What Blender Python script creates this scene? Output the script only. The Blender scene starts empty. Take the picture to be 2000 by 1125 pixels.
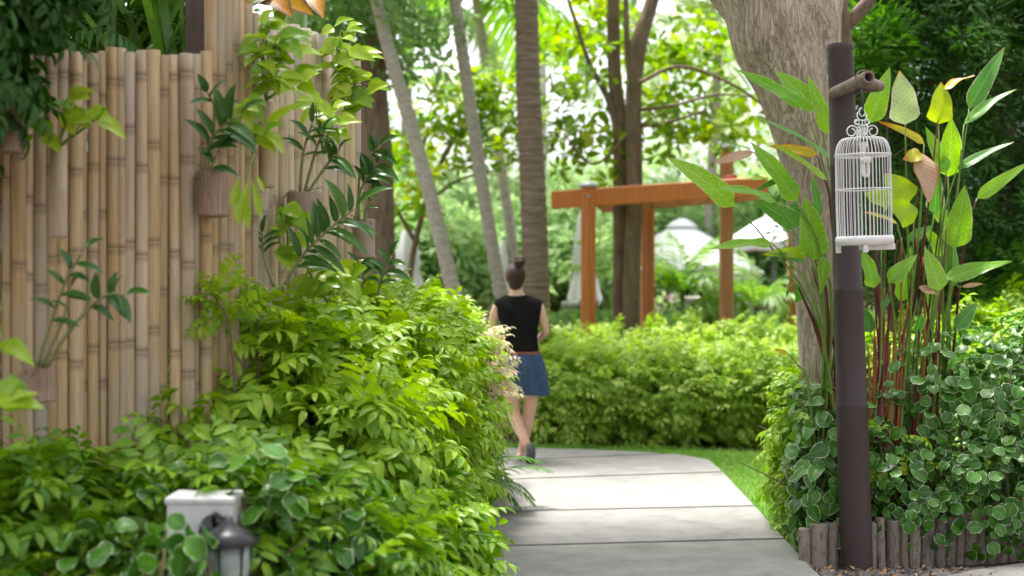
import bpy, math, random
import numpy as np
from mathutils import Vector, Matrix
random.seed(7); rng = np.random.default_rng(7)
PI = math.pi
sc = bpy.context.scene
COL = sc.collection
# ------------------------------------------------------------------ camera
FPX = 2778.0; CAMH = 1.5
PITCH = math.atan(22.5/FPX)
cam_d = bpy.data.cameras.new('camera'); cam = bpy.data.objects.new('camera', cam_d); COL.objects.link(cam)
cam.location = (0, 0, CAMH); cam.rotation_euler = (PI/2-PITCH, 0, 0)
cam_d.sensor_width = 36; cam_d.lens = 50; cam_d.clip_end = 2000; cam_d.clip_start = 0.1
cam_d.dof.use_dof = True; cam_d.dof.focus_distance = 6.9; cam_d.dof.aperture_fstop = 1.7
sc.camera = cam
# ------------------------------------------------------------------ world, sun, exposure
SUN_EL, SUN_AZ = math.radians(73), math.radians(-30)     # azimuth from +Y towards +X
w = bpy.data.worlds.new('World'); sc.world = w; w.use_nodes = True
nt = w.node_tree; nt.nodes.clear()
sky = nt.nodes.new('ShaderNodeTexSky'); sky.sky_type = 'NISHITA'; sky.sun_disc = False
sky.sun_elevation = SUN_EL; sky.sun_rotation = SUN_AZ; sky.dust_density = 4.0; sky.air_density = 1.0
hs = nt.nodes.new('ShaderNodeHueSaturation'); hs.inputs['Saturation'].default_value = 0.22; hs.inputs['Value'].default_value = 1.0
bgn = nt.nodes.new('ShaderNodeBackground'); bgn.inputs['Strength'].default_value = 0.10
wo = nt.nodes.new('ShaderNodeOutputWorld')
nt.links.new(sky.outputs[0], hs.inputs['Color']); nt.links.new(hs.outputs[0], bgn.inputs[0]); nt.links.new(bgn.outputs[0], wo.inputs[0])
sl = bpy.data.lights.new('sun', 'SUN'); so = bpy.data.objects.new('sun', sl); COL.objects.link(so)
sl.energy = 2.6; sl.angle = math.radians(12); sl.color = (1.0, 0.96, 0.9)
sd = Vector((math.sin(SUN_AZ)*math.cos(SUN_EL), math.cos(SUN_AZ)*math.cos(SUN_EL), math.sin(SUN_EL)))
so.rotation_euler = sd.to_track_quat('Z', 'Y').to_euler(); so.location = (0, 0, 20)
vs = sc.view_settings; vs.view_transform = 'Standard'; vs.look = 'None'; vs.gamma = 1.0; vs.use_curve_mapping = False
vs.exposure = 2.05
cy = sc.cycles
cy.max_bounces = 7; cy.diffuse_bounces = 4; cy.glossy_bounces = 2; cy.transmission_bounces = 5; cy.transparent_max_bounces = 6
cy.use_denoising = True; cy.caustics_reflective = False; cy.caustics_refractive = False
cy.use_adaptive_sampling = True; cy.adaptive_threshold = 0.02

# ------------------------------------------------------------------ pixel -> place helper (metres along the view)
def P(px, py, d):
    u = (px-1000)/FPX; v = (562.5-py)/FPX
    dy = math.cos(PITCH)+v*math.sin(PITCH); dz = -math.sin(PITCH)+v*math.cos(PITCH)
    return np.array([u*d/dy, d, CAMH+dz*d/dy])
def G(px, py):                       # point on the ground
    d = 5.0
    for _ in range(20):
        z = P(px, py, d)[2]; d = d*CAMH/(CAMH-z)
    return P(px, py, d)
def S(px, d): return px/FPX*d        # pixel length -> metres
# ------------------------------------------------------------------ object helpers
def empty(name, label, cat, loc=(0, 0, 0), group=None):
    o = bpy.data.objects.new(name, None); COL.objects.link(o); o.location = loc; o.empty_display_size = .1
    o['label'] = label; o['category'] = cat
    if group: o['group'] = group
    return o
def tag(o, label, cat, group=None):
    o['label'] = label; o['category'] = cat
    if group: o['group'] = group
    return o
def link(name, me, mat=None, parent=None):
    o = bpy.data.objects.new(name, me); COL.objects.link(o)
    if mat is not None and not me.materials: me.materials.append(mat)
    if parent is not None:
        o.parent = parent
        o.matrix_parent_inverse = Matrix.Translation(parent.location).inverted() if parent.type == 'EMPTY' else Matrix.Identity(4)
    return o
def qmesh(name, V, Q, A=None, mat=None, smooth=True):
    V = np.asarray(V, np.float32); Q = np.asarray(Q, np.int32)
    me = bpy.data.meshes.new(name)
    k = Q.shape[1]
    me.vertices.add(len(V)); me.vertices.foreach_set('co', V.ravel())
    me.loops.add(Q.size); me.loops.foreach_set('vertex_index', Q.ravel())
    me.polygons.add(len(Q)); me.polygons.foreach_set('loop_start', np.arange(0, Q.size, k, dtype=np.int32))
    me.update(calc_edges=True)
    if smooth: me.polygons.foreach_set('use_smooth', np.ones(len(Q), bool))
    if A is not None:
        at = me.attributes.new('lf', 'FLOAT_VECTOR', 'POINT'); at.data.foreach_set('vector', np.asarray(A, np.float32).ravel())
    if mat is not None: me.materials.append(mat)
    me.update()
    return me
def pmesh(name, V, F, mat=None, smooth=False):
    me = bpy.data.meshes.new(name); me.from_pydata([tuple(map(float, v)) for v in V], [], [tuple(f) for f in F])
    if smooth: me.polygons.foreach_set('use_smooth', np.ones(len(F), bool))
    if mat is not None: me.materials.append(mat)
    me.update(); return me
def unit(v):
    v = np.asarray(v, float); return v/(np.linalg.norm(v)+1e-12)
def frame(d, up):                    # rotation with columns X, Y(=d), Z(~up)
    y = unit(d); x = np.cross(y, up)
    if np.linalg.norm(x) < 1e-4: x = np.cross(y, [1, .1, 0])
    x = unit(x); z = np.cross(x, y)
    return np.stack([x, y, z], 1)
def frames(D, U):
    Y = D/np.linalg.norm(D, axis=1, keepdims=True); X = np.cross(Y, U); X /= np.linalg.norm(X, axis=1, keepdims=True)+1e-9
    return np.stack([X, Y, np.cross(X, Y)], 2)
def tube(pts, rad, sides=8, cap=True, A=None):
    pts = np.asarray(pts, float); n = len(pts); rad = np.broadcast_to(np.asarray(rad, float), (n,))
    T = np.gradient(pts, axis=0); T /= np.linalg.norm(T, axis=1, keepdims=True)+1e-12
    ref = np.array([0, 0, 1.]) if abs(T[0][2]) < .9 else np.array([1., 0, 0])
    nrm = unit(np.cross(np.cross(T[0], ref), T[0])); V = []
    ang = np.arange(sides)/sides*2*PI
    for i in range(n):
        nrm = unit(nrm-T[i]*np.dot(nrm, T[i])); b = np.cross(T[i], nrm)
        V.append(pts[i]+rad[i]*(np.cos(ang)[:, None]*nrm+np.sin(ang)[:, None]*b))
    V = np.concatenate(V); Q = []
    for i in range(n-1):
        for k in range(sides):
            k2 = (k+1) % sides; Q.append((i*sides+k, i*sides+k2, (i+1)*sides+k2, (i+1)*sides+k))
    if cap:
        c0 = len(V); V = np.concatenate([V, pts[:1], pts[-1:]])
        for k in range(0, sides):
            k2 = (k+1) % sides
            Q.append((k2, k, c0, c0)); Q.append(((n-1)*sides+k, (n-1)*sides+k2, c0+1, c0+1))
    return V, Q
def bez(p, n):                       # smooth curve through control points (Catmull-Rom)
    p = [np.asarray(q, float) for q in p]
    if len(p) == 2: return np.array([p[0]+(p[1]-p[0])*t for t in np.linspace(0, 1, n)])
    p = [2*p[0]-p[1]]+p+[2*p[-1]-p[-2]]; m = len(p)-3; out = []
    for t in np.linspace(0, m-1e-9, n):
        i = int(t); f = t-i; a, b, c, d = p[i:i+4]
        out.append(.5*((2*b)+(c-a)*f+(2*a-5*b+4*c-d)*f*f+(3*b-a-3*c+d)*f**3))
    return np.array(out)
class MB:
    def __init__(s): s.V = []; s.F = []; s.n = 0
    def add(s, V, F):
        s.V += [tuple(map(float, v)) for v in V]; s.F += [tuple(dict.fromkeys(i+s.n for i in f)) for f in F]; s.n += len(V); return s
    def tube(s, pts, rad, sides=8, cap=True): return s.add(*tube(pts, rad, sides, cap))
    def box(s, c, sz, R=None, bev=0.0):
        hx, hy, hz = [q/2 for q in sz]; c = np.asarray(c, float)
        if bev <= 0:
            V = np.array([(x, y, z) for x in (-hx, hx) for y in (-hy, hy) for z in (-hz, hz)])
            F = [(0, 1, 3, 2), (4, 6, 7, 5), (0, 4, 5, 1), (2, 3, 7, 6), (0, 2, 6, 4), (1, 5, 7, 3)]
        else:
            b = bev; V = []
            for z, i in ((-hz, b), (-hz+b, 0), (hz-b, 0), (hz, b)):
                for x, y in ((-hx+i+b, -hy+i), (hx-i-b, -hy+i), (hx-i, -hy+i+b), (hx-i, hy-i-b), (hx-i-b, hy-i), (-hx+i+b, hy-i), (-hx+i, hy-i-b), (-hx+i, -hy+i+b)): V.append((x, y, z))
            V = np.array(V); F = []
            for r in range(3):
                for k in range(8): F.append((r*8+k, r*8+(k+1) % 8, r*8+8+(k+1) % 8, r*8+8+k))
            F.append(tuple(range(7, -1, -1))); F.append(tuple(range(24, 32)))
        if R is not None: V = V@np.asarray(R).T
        return s.add(V+c, F)
    def lathe(s, prof, c=(0, 0, 0), sides=16, sx=1, sy=1, R=None):
        V = []; m = len(prof)
        for r, z in prof:
            for k in range(sides): a = k/sides*2*PI; V.append((r*sx*math.cos(a), r*sy*math.sin(a), z))
        V = np.array(V)
        if R is not None: V = V@np.asarray(R).T
        F = [(i*sides+k, i*sides+(k+1) % sides, (i+1)*sides+(k+1) % sides, (i+1)*sides+k) for i in range(m-1) for k in range(sides)]
        if prof[0][0] > 1e-5: F.append(tuple(range(sides-1, -1, -1)))
        if prof[-1][0] > 1e-5: F.append(tuple(range((m-1)*sides, m*sides)))
        return s.add(V+np.asarray(c), F)
    def obj(s, name, mat, parent=None, smooth=False):
        o = link(name, pmesh(name, s.V, s.F, mat, smooth), None, parent)
        return o
# ------------------------------------------------------------------ materials
def N(t, typ, **k):
    n = t.nodes.new(typ)
    for a, b in k.items():
        if a in n.inputs: n.inputs[a].default_value = b
        else: setattr(n, a, b)
    return n
def mk(name, c1, c2=None, scale=8, rough=.7, bump=0.0, stretch=(1, 1, 1), detail=6, orand=0.0, c3=None, spec=.4, bscale=None, metal=0, wmix=None):
    m = bpy.data.materials.new(name); m.use_nodes = True; t = m.node_tree; L = t.links
    b = t.nodes['Principled BSDF']; b.inputs['Roughness'].default_value = rough; b.inputs['Specular IOR Level'].default_value = spec
    b.inputs['Metallic'].default_value = metal
    if c2 is None: c2 = tuple(x*.8 for x in c1)
    tc = N(t, 'ShaderNodeTexCoord'); mp = N(t, 'ShaderNodeMapping'); mp.inputs['Scale'].default_value = stretch
    L.new(tc.outputs['Object'], mp.inputs[0])
    oi = N(t, 'ShaderNodeObjectInfo'); ad = N(t, 'ShaderNodeVectorMath', operation='ADD'); ml = N(t, 'ShaderNodeMath', operation='MULTIPLY'); ml.inputs[1].default_value = 37.0
    L.new(oi.outputs['Random'], ml.inputs[0]); L.new(mp.outputs[0], ad.inputs[0]); L.new(ml.outputs[0], ad.inputs[1])
    nz = N(t, 'ShaderNodeTexNoise'); nz.inputs['Scale'].default_value = scale; nz.inputs['Detail'].default_value = detail; nz.inputs['Roughness'].default_value = .65
    L.new(ad.outputs[0], nz.inputs['Vector'])
    r = N(t, 'ShaderNodeValToRGB'); e = r.color_ramp.elements; e[0].position = .33; e[1].position = .68
    e[0].color = (*c1, 1); e[1].color = (*c2, 1)
    if c3: q = e.new(.5); q.color = (*c3, 1)
    L.new(nz.outputs[0], r.inputs[0]); out = r.outputs[0]
    if orand:
        h = N(t, 'ShaderNodeHueSaturation'); mr = N(t, 'ShaderNodeMapRange'); mr.inputs['To Min'].default_value = 1-orand; mr.inputs['To Max'].default_value = 1+orand
        L.new(oi.outputs['Random'], mr.inputs[0]); L.new(mr.outputs[0], h.inputs['Value']); L.new(out, h.inputs['Color']); out = h.outputs[0]
        mr2 = N(t, 'ShaderNodeMapRange'); mr2.inputs['To Min'].default_value = 1.1; mr2.inputs['To Max'].default_value = .75
        m3 = N(t, 'ShaderNodeMath', operation='FRACT'); m4 = N(t, 'ShaderNodeMath', operation='MULTIPLY'); m4.inputs[1].default_value = 17.3
        L.new(oi.outputs['Random'], m4.inputs[0]); L.new(m4.outputs[0], m3.inputs[0]); L.new(m3.outputs[0], mr2.inputs[0]); L.new(mr2.outputs[0], h.inputs['Saturation'])
    m['out'] = 0
    L.new(out, b.inputs['Base Color'])
    if bump:
        bp = N(t, 'ShaderNodeBump'); bp.inputs['Strength'].default_value = min(1, bump); bp.inputs['Distance'].default_value = .01*max(1, bump)
        n2 = nz
        if bscale:
            n2 = N(t, 'ShaderNodeTexNoise'); n2.inputs['Scale'].default_value = bscale; n2.inputs['Detail'].default_value = 5; L.new(ad.outputs[0], n2.inputs['Vector'])
        L.new(n2.outputs[0], bp.inputs['Height']); L.new(bp.outputs[0], b.inputs['Normal'])
    return m
def leafmat(name, ca, cb, edge=None, ew=.8, tip=None, tp=.85, rough=.38, transl=.35, veins=.0, rib=None, tcol=None):
    m = bpy.data.materials.new(name); m.use_nodes = True; t = m.node_tree; L = t.links
    b = t.nodes['Principled BSDF']; b.inputs['Roughness'].default_value = rough; b.inputs['Specular IOR Level'].default_value = .45
    at = N(t, 'ShaderNodeAttribute'); at.attribute_name = 'lf'; sp = N(t, 'ShaderNodeSeparateXYZ'); L.new(at.outputs['Vector'], sp.inputs[0])
    oi = N(t, 'ShaderNodeObjectInfo'); a1 = N(t, 'ShaderNodeMath', operation='ADD'); fr = N(t, 'ShaderNodeMath', operation='FRACT')
    L.new(sp.outputs['Z'], a1.inputs[0]); L.new(oi.outputs['Random'], a1.inputs[1]); L.new(a1.outputs[0], fr.inputs[0])
    mx = N(t, 'ShaderNodeMix', data_type='RGBA'); mx.inputs['A'].default_value = (*ca, 1); mx.inputs['B'].default_value = (*cb, 1)
    L.new(fr.outputs[0], mx.inputs['Factor']); out = mx.outputs['Result']
    au = N(t, 'ShaderNodeMath', operation='ABSOLUTE'); L.new(sp.outputs['X'], au.inputs[0])
    tc = N(t, 'ShaderNodeTexCoord'); nz = N(t, 'ShaderNodeTexNoise'); nz.inputs['Scale'].default_value = 35; L.new(tc.outputs['Object'], nz.inputs['Vector'])
    # mottle
    h = N(t, 'ShaderNodeHueSaturation'); mr = N(t, 'ShaderNodeMapRange'); mr.inputs['From Min'].default_value = .3; mr.inputs['From Max'].default_value = .7; mr.inputs['To Min'].default_value = .82; mr.inputs['To Max'].default_value = 1.15
    L.new(nz.outputs[0], mr.inputs[0]); L.new(mr.outputs[0], h.inputs['Value']); L.new(out, h.inputs['Color']); out = h.outputs[0]
    def mix_on(fac, col, out):
        q = N(t, 'ShaderNodeMix', data_type='RGBA'); L.new(fac, q.inputs['Factor']); L.new(out, q.inputs['A']); q.inputs['B'].default_value = (*col, 1); return q.outputs['Result']
    def band(src, lo, hi, noise=.0):
        s2 = src
        if noise:
            q = N(t, 'ShaderNodeMath', operation='MULTIPLY_ADD'); L.new(nz.outputs[0], q.inputs[0]); q.inputs[1].default_value = noise; L.new(src, q.inputs[2]); s2 = q.outputs[0]; lo += noise*.5; hi += noise*.5
        r = N(t, 'ShaderNodeMapRange'); r.inputs['From Min'].default_value = lo; r.inputs['From Max'].default_value = hi; L.new(s2, r.inputs[0]); return r.outputs[0]
    if veins:
        wv = N(t, 'ShaderNodeMath', operation='SINE'); q = N(t, 'ShaderNodeMath', operation='MULTIPLY_ADD'); q.inputs[1].default_value = 70; 
        q2 = N(t, 'ShaderNodeMath', operation='MULTIPLY'); q2.inputs[1].default_value = -14; L.new(au.outputs[0], q2.inputs[0]); L.new(sp.outputs['Y'], q.inputs[0]); L.new(q2.outputs[0], q.inputs[2]); L.new(q.outputs[0], wv.inputs[0])
        f = N(t, 'ShaderNodeMapRange'); f.inputs['From Min'].default_value = .6; f.inputs['From Max'].default_value = 1; f.inputs['To Max'].default_value = veins; L.new(wv.outputs[0], f.inputs[0])
        out = mix_on(f.outputs[0], tuple(min(1, c*1.9+.03) for c in ca), out)
    if rib:
        f = N(t, 'ShaderNodeMapRange'); f.inputs['From Min'].default_value = .08; f.inputs['From Max'].default_value = .02; f.inputs['To Max'].default_value = .5; L.new(au.outputs[0], f.inputs[0]); out = mix_on(f.outputs[0], rib, out)
    if edge: out = mix_on(band(au.outputs[0], ew, ew+.1, .35), edge, out)
    if tip: out = mix_on(band(sp.outputs['Y'], tp, tp+.12, .35), tip, out)
    L.new(out, b.inputs['Base Color'])
    tr = N(t, 'ShaderNodeBsdfTranslucent'); g = N(t, 'ShaderNodeHueSaturation'); g.inputs['Value'].default_value = 1.25; g.inputs['Saturation'].default_value = 1.1; L.new(out, g.inputs['Color']); L.new(g.outputs[0], tr.inputs[0])
    ms = N(t, 'ShaderNodeMixShader'); ms.inputs[0].default_value = transl; L.new(b.outputs[0], ms.inputs[1]); L.new(tr.outputs[0], ms.inputs[2])
    L.new(ms.outputs[0], t.nodes['Material Output'].inputs['Surface'])
    return m
M = {}
M['hedge'] = leafmat('lime hedge leaf', (.17, .34, .012), (.36, .52, .03), transl=.38, rough=.42)
M['hedge_light'] = leafmat('pale lime hedge leaf', (.24, .42, .03), (.48, .60, .11), transl=.42, rough=.45)
M['hedge_deep'] = leafmat('deep hedge leaf', (.075, .21, .010), (.26, .44, .02), transl=.35, rough=.4)
M['variegated'] = leafmat('variegated leaf', (.035, .13, .012), (.09, .26, .02), edge=(.50, .58, .36), ew=.85, transl=.25, rough=.35, rib=(.2, .36, .1))
M['blonde'] = leafmat('pinkish young leaf', (.58, .58, .34), (.74, .52, .40), transl=.4)
M['thalia'] = leafmat('canna green leaf', (.16, .38, .03), (.26, .46, .035), edge=(.62, .55, .36), ew=.93, transl=.42, veins=.22, rib=(.42, .58, .2), rough=.33)
M['thalia_dark'] = leafmat('canna mid green leaf', (.07, .23, .03), (.13, .32, .05), edge=(.45, .42, .30), ew=.88, transl=.35, veins=.22, rib=(.3, .5, .15), tip=(.5, .22, .03), tp=.9, rough=.33)
M['thalia_lime'] = leafmat('canna lime leaf', (.30, .48, .02), (.40, .52, .02), edge=(.5, .28, .04), ew=.94, transl=.45, veins=.18, tip=(.65, .3, .03), tp=.9)
M['thalia_yellow'] = leafmat('canna yellow leaf', (.48, .48, .03), (.55, .42, .03), edge=(.5, .22, .03), ew=.8, tip=(.55, .2, .02), tp=.7, transl=.4)
M['thalia_pale'] = leafmat('canna pale leaf', (.36, .48, .20), (.40, .50, .22), edge=(.55, .50, .40), ew=.86, tip=(.75, .4, .08), tp=.88, transl=.35, veins=.15)
M['dry'] = leafmat('dry leaf', (.46, .30, .20), (.50, .34, .24), edge=(.42, .2, .08), ew=.8, transl=.25, rough=.7, veins=.3)
M['orchid'] = leafmat('orchid leaf', (.03, .10, .018), (.07, .17, .025), transl=.15, rough=.28, rib=(.08, .2, .04))
M['pothos'] = leafmat('pothos lime leaf', (.30, .46, .02), (.46, .60, .07), transl=.4, rough=.28, rib=(.5, .6, .15))
M['pothos_g'] = leafmat('pothos green leaf', (.15, .32, .015), (.28, .44, .03), transl=.4, rough=.3)
M['almond'] = leafmat('broad tree leaf', (.10, .24, .012), (.34, .42, .025), transl=.5, rough=.45)
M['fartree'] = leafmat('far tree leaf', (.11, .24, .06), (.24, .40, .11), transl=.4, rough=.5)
M['farpale'] = leafmat('pale far leaf', (.26, .42, .16), (.42, .56, .24), transl=.45, rough=.5)  # paleness of distant haze and glare put into the leaf colour
M['dark'] = leafmat('dark green leaf', (.018, .075, .006), (.045, .15, .010), transl=.3, rough=.7)
M['bush'] = leafmat('bright shrub leaf', (.05, .18, .008), (.12, .30, .015), transl=.4, rough=.45)
M['palm'] = leafmat('palm leaflet', (.12, .28, .025), (.25, .42, .05), transl=.5, rough=.35)
M['palmpale'] = leafmat('pale palm leaflet', (.30, .42, .18), (.42, .50, .26), transl=.45, rough=.4)  # far fronds: washed-out look of haze and overexposure mixed into the colour
M['strap'] = leafmat('strap leaf', (.05, .15, .025), (.16, .28, .03), transl=.4, rough=.3, tip=(.45, .30, .04), tp=.85)
M['orange'] = leafmat('orange banana leaf', (.62, .26, .02), (.62, .34, .03), edge=(.28, .16, .07), ew=.55, transl=.4)
M['grass'] = leafmat('lawn blade', (.16, .34, .03), (.30, .50, .08), transl=.3, rough=.5)
M['litter'] = leafmat('fallen leaf', (.20, .10, .05), (.42, .25, .12), transl=.05, rough=.8)
M['stem_g'] = mk('green stem', (.10, .22, .03), (.20, .30, .05), 20, .4, stretch=(1, 1, .2))
M['stem_r'] = mk('maroon stem', (.16, .015, .02), (.30, .05, .03), 12, .3, stretch=(1, 1, .2), c3=(.08, .012, .02))
M['stem_o'] = mk('orange red stem', (.34, .07, .02), (.30, .12, .03), 9, .4, stretch=(1, 1, .2))
M['twig'] = mk('twig bark', (.10, .065, .035), (.17, .12, .07), 30, .8, bump=.4)
M['cane_rig'] = mk('orchid cane', (.30, .27, .18), (.16, .20, .06), 30, .6, stretch=(1, 1, .4))
# ------------------------------------------------------------------ leaf templates: (V, Q, A) ; leaf lies along +Y, normal +Z
def prof(kind, t):
    t = np.clip(t, 0, 1)
    if kind == 'lance': w = np.sin(PI*t**.8)**.85
    elif kind == 'ovate': w = np.sin(PI*t**.62)**.8
    elif kind == 'canna': w = (np.clip(t*5.5, 0, 1)**.55)*(1-t**2.6)**.9*(1-.25*t)
    elif kind == 'round': w = np.sqrt(np.clip(1-(2*t-1)**2, 0, 1))*(1-.12*t)
    elif kind == 'heart': w = (np.clip(t*4, 0, 1)**.45)*(1-t**1.7)**.85
    elif kind == 'strap': w = np.clip(t*8+.5, 0, 1)*(1-t**3)
    elif kind == 'obov': w = np.sin(PI*t**1.6)**.7
    return np.maximum(w, .02)
def leaf(L, W, kind='lance', n=4, cols=3, fold=.25, droop=.5, wave=0., r=0.):
    t = np.linspace(0, 1, n+1); w = prof(kind, t)*W/2
    ang = -droop*t; y = np.concatenate([[0], np.cumsum(np.cos((ang[1:]+ang[:-1])/2)*L/n)]); z = np.concatenate([[0], np.cumsum(np.sin((ang[1:]+ang[:-1])/2)*L/n)])
    V = []; A = []
    for i in range(n+1):
        for u in np.linspace(-1, 1, cols):
            hx = u*w[i]*math.cos(fold); hz = abs(u)*w[i]*math.sin(fold)+wave*w[i]*math.sin(9*t[i]+2*u)*abs(u)
            V.append((hx, y[i]-hz*math.sin(ang[i]), z[i]+hz*math.cos(ang[i]))); A.append((u, t[i], r))
    Q = [(i*cols+k, i*cols+k+1, (i+1)*cols+k+1, (i+1)*cols+k) for i in range(n) for k in range(cols-1)]
    return np.array(V), np.array(Q), np.array(A)
def combine(parts):
    Vs = []; Qs = []; As = []; o = 0
    for (V, Q, A), R, T, r in parts:
        Vs.append(V@R.T+T); Qs.append(Q+o); B = A.copy(); B[:, 2] = r; As.append(B); o += len(V)
    return np.concatenate(Vs), np.concatenate(Qs), np.concatenate(As)
def inst(tpls, idx, R, T, Sx, rnd):
    Vs = []; Qs = []; As = []; o = 0
    for k, (V, Q, A) in enumerate(tpls):
        s = np.where(idx == k)[0]
        if not len(s): continue
        v = np.einsum('nij,vj->nvi', R[s], V)*Sx[s][:, None, None]+T[s][:, None, :]
        q = Q[None]+(np.arange(len(s))*len(V))[:, None, None]+o
        a = np.repeat(A[None], len(s), 0).copy(); a[:, :, 2] = (a[:, :, 2]*.35+rnd[s][:, None]*.65)
        Vs.append(v.reshape(-1, 3)); Qs.append(q.reshape(-1, 4)); As.append(a.reshape(-1, 3)); o += len(s)*len(V)
    return np.concatenate(Vs), np.concatenate(Qs), np.concatenate(As)
def spray(L=.25, pairs=5, ll=.088, lw=.034, n=4, seed=0, arch=.9, kind='lance'):
    r = random.Random(seed); parts = []
    t = np.linspace(0, 1, 7); ang = .25-arch*t
    pts = np.zeros((7, 3)); 
    for i in range(1, 7): pts[i] = pts[i-1]+np.array([0, math.cos(ang[i]), math.sin(ang[i])])*L/6
    V, Q = tube(pts, np.linspace(.0022, .001, 7), 3, False); parts.append(((V, np.array(Q), np.tile([0, .2, 0.], (len(V), 1))), np.eye(3), np.zeros(3), .1))
    for k in range(pairs*2+1):
        f = .18+.8*(k/(pairs*2)); i = min(5, int(f*6)); g = f*6-i; p = pts[i]*(1-g)+pts[min(6, i+1)]*g
        tn = unit(pts[min(6, i+1)]-pts[i]); side = (1 if k % 2 else -1)
        if k == pairs*2: side = 0
        a = (r.uniform(.75, 1.15))*side
        d = np.array([math.sin(a), math.cos(a)*tn[1], math.cos(a)*tn[2]+r.uniform(-.15, .2)])
        up = np.array([r.uniform(-.3, .3)-side*.2, -tn[2]+r.uniform(-.2, .2), 1])
        sz = r.uniform(.8, 1.15)*(.75+.5*math.sin(PI*min(1, f+.1)))
        parts.append((leaf(ll*sz, lw*sz*r.uniform(.85, 1.1), kind, n, 3, r.uniform(.15, .45), r.uniform(.5, 1.3)), frame(d, up), p, r.random()))
    return combine(parts)
SPR = [spray(seed=i, arch=random.Random(i).uniform(.6, 1.4), pairs=4+i % 3, L=.21+.035*(i % 3)) for i in range(8)]
SPL = [spray(seed=i+20, arch=random.Random(i).uniform(.6, 1.4), pairs=4, n=2, ll=.08, lw=.036, L=.21) for i in range(5)]
def rosette(n, R0, ll, lw, kind, seed, nseg=3, cols=3, droop=.4, wave=.0):
    r = random.Random(seed); parts = []
    for k in range(n):
        a = k*2.4+r.uniform(-.3, .3); el = r.uniform(-.2, .6)
        d = np.array([math.cos(a)*math.cos(el), math.sin(a)*math.cos(el), math.sin(el)]); s = r.uniform(.7, 1.15)
        parts.append((leaf(ll*s, lw*s, kind, nseg, cols, r.uniform(.05, .3), r.uniform(0, droop*2), wave), frame(d, (r.uniform(-.3, .3), r.uniform(-.3, .3), 1)), d*R0*r.uniform(.2, 1), r.random()))
    return combine(parts)
RND = [leaf(.085, .08, 'round', 5, 5, f, dr, wv) for f, dr, wv in ((.1, .5, .12), (.25, .9, .18), (.0, .3, .1), (.35, .7, .2))]
ALM = [rosette(6, .05, .2, .10, 'obov', s, 3) for s in range(4)]
FAR = [rosette(7, .10, .17, .075, 'ovate', s, 2) for s in range(4)]
FINE = [rosette(14, .10, .085, .021, 'lance', s, 2) for s in range(4)]
# ------------------------------------------------------------------ envelope sampling
def sample_env(ells, n, pw=3.0, shell=(.72, 1.04), zmin=.02, bias_up=0):
    vol = np.array([(e[3]*e[4]+e[4]*e[5]+e[3]*e[5]) for e in ells]); cnt = (vol/vol.sum()*n*1.6).astype(int)
    Pt = []; Nn = []
    for e, c in zip(ells, cnt):
        cc = np.array(e[:3]); rr = np.array(e[3:6]); d = rng.normal(size=(c, 3)); d /= np.linalg.norm(d, axis=1, keepdims=True)
        q = d*rr; sca = ((np.abs(d)**pw).sum(1))**(-1/pw)
        f = rng.uniform(shell[0]**2, shell[1]**2, c)**.5
        p = cc+q*(sca*f)[:, None]; g = np.sign(d)*np.abs(d)**(pw-1)/rr; g /= np.linalg.norm(g, axis=1, keepdims=True)
        keep = p[:, 2] > zmin
        for e2 in ells:
            if e2 is e: continue
            k = (np.abs((p-np.array(e2[:3]))/np.array(e2[3:6]))**pw).sum(1) < (shell[0]*.95)**pw
            keep &= ~k
        Pt.append(p[keep]); Nn.append(g[keep])
    Pt = np.concatenate(Pt); Nn = np.concatenate(Nn); o = rng.permutation(len(Pt))[:n]
    return Pt[o], Nn[o]
def foliage(parent, Pt, D, U, tpls, mat, size=(.8, 1.2), part='leaf_spray', nparts=300, mat2=None):
    n = len(Pt); R = frames(D, U); Sx = rng.uniform(*size, n); idx = rng.integers(0, len(tpls), n); rnd = rng.random(n)
    px = 1000+Pt[:, 0]/Pt[:, 1]*FPX; py = 540-(Pt[:, 2]-CAMH)/Pt[:, 1]*FPX
    vis = (px > -20) & (px < 2020) & (py > -20) & (py < 1145)
    key = np.where(vis, 0, 100)+Pt[:, 1]+rng.uniform(0, .4, n)
    order = np.argsort(key); a, b = order[:nparts], order[nparts:]
    mes = [qmesh(part, *t, mat=mat) for t in tpls] if nparts else []
    for i in a:
        o = bpy.data.objects.new(part, mes[idx[i]]); COL.objects.link(o); o.parent = parent
        Mx = Matrix.Identity(4)
        for r in range(3):
            for c in range(3): Mx[r][c] = R[i][r, c]*Sx[i]
            Mx[r][3] = Pt[i][r]-parent.location[r]
        o.matrix_local = Mx
    if len(b):
        V, Q, A = inst(tpls, idx[b], R[b], Pt[b]-np.array(parent.location), Sx[b], rnd[b])
        o = link('foliage', qmesh('foliage', V, Q, A, mat2 or mat)); o.parent = parent; o['kind'] = 'stuff'
def dirs_face(Nn, jit):
    U = Nn+np.array([0, 0, .6])+rng.normal(size=Nn.shape)*jit*.6; D = rng.normal(size=Nn.shape)-np.array([0, 0, .5]); D -= U*((D*U).sum(1)/(U*U).sum(1))[:, None]
    return D, U
def dirs(Nn, up=.5, out=.7, jit=.5):
    D = Nn*out+np.array([0, 0, up])+rng.normal(size=Nn.shape)*jit
    U = np.array([0, 0, 1.])+Nn*.6+rng.normal(size=Nn.shape)*.3
    return D, U
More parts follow.
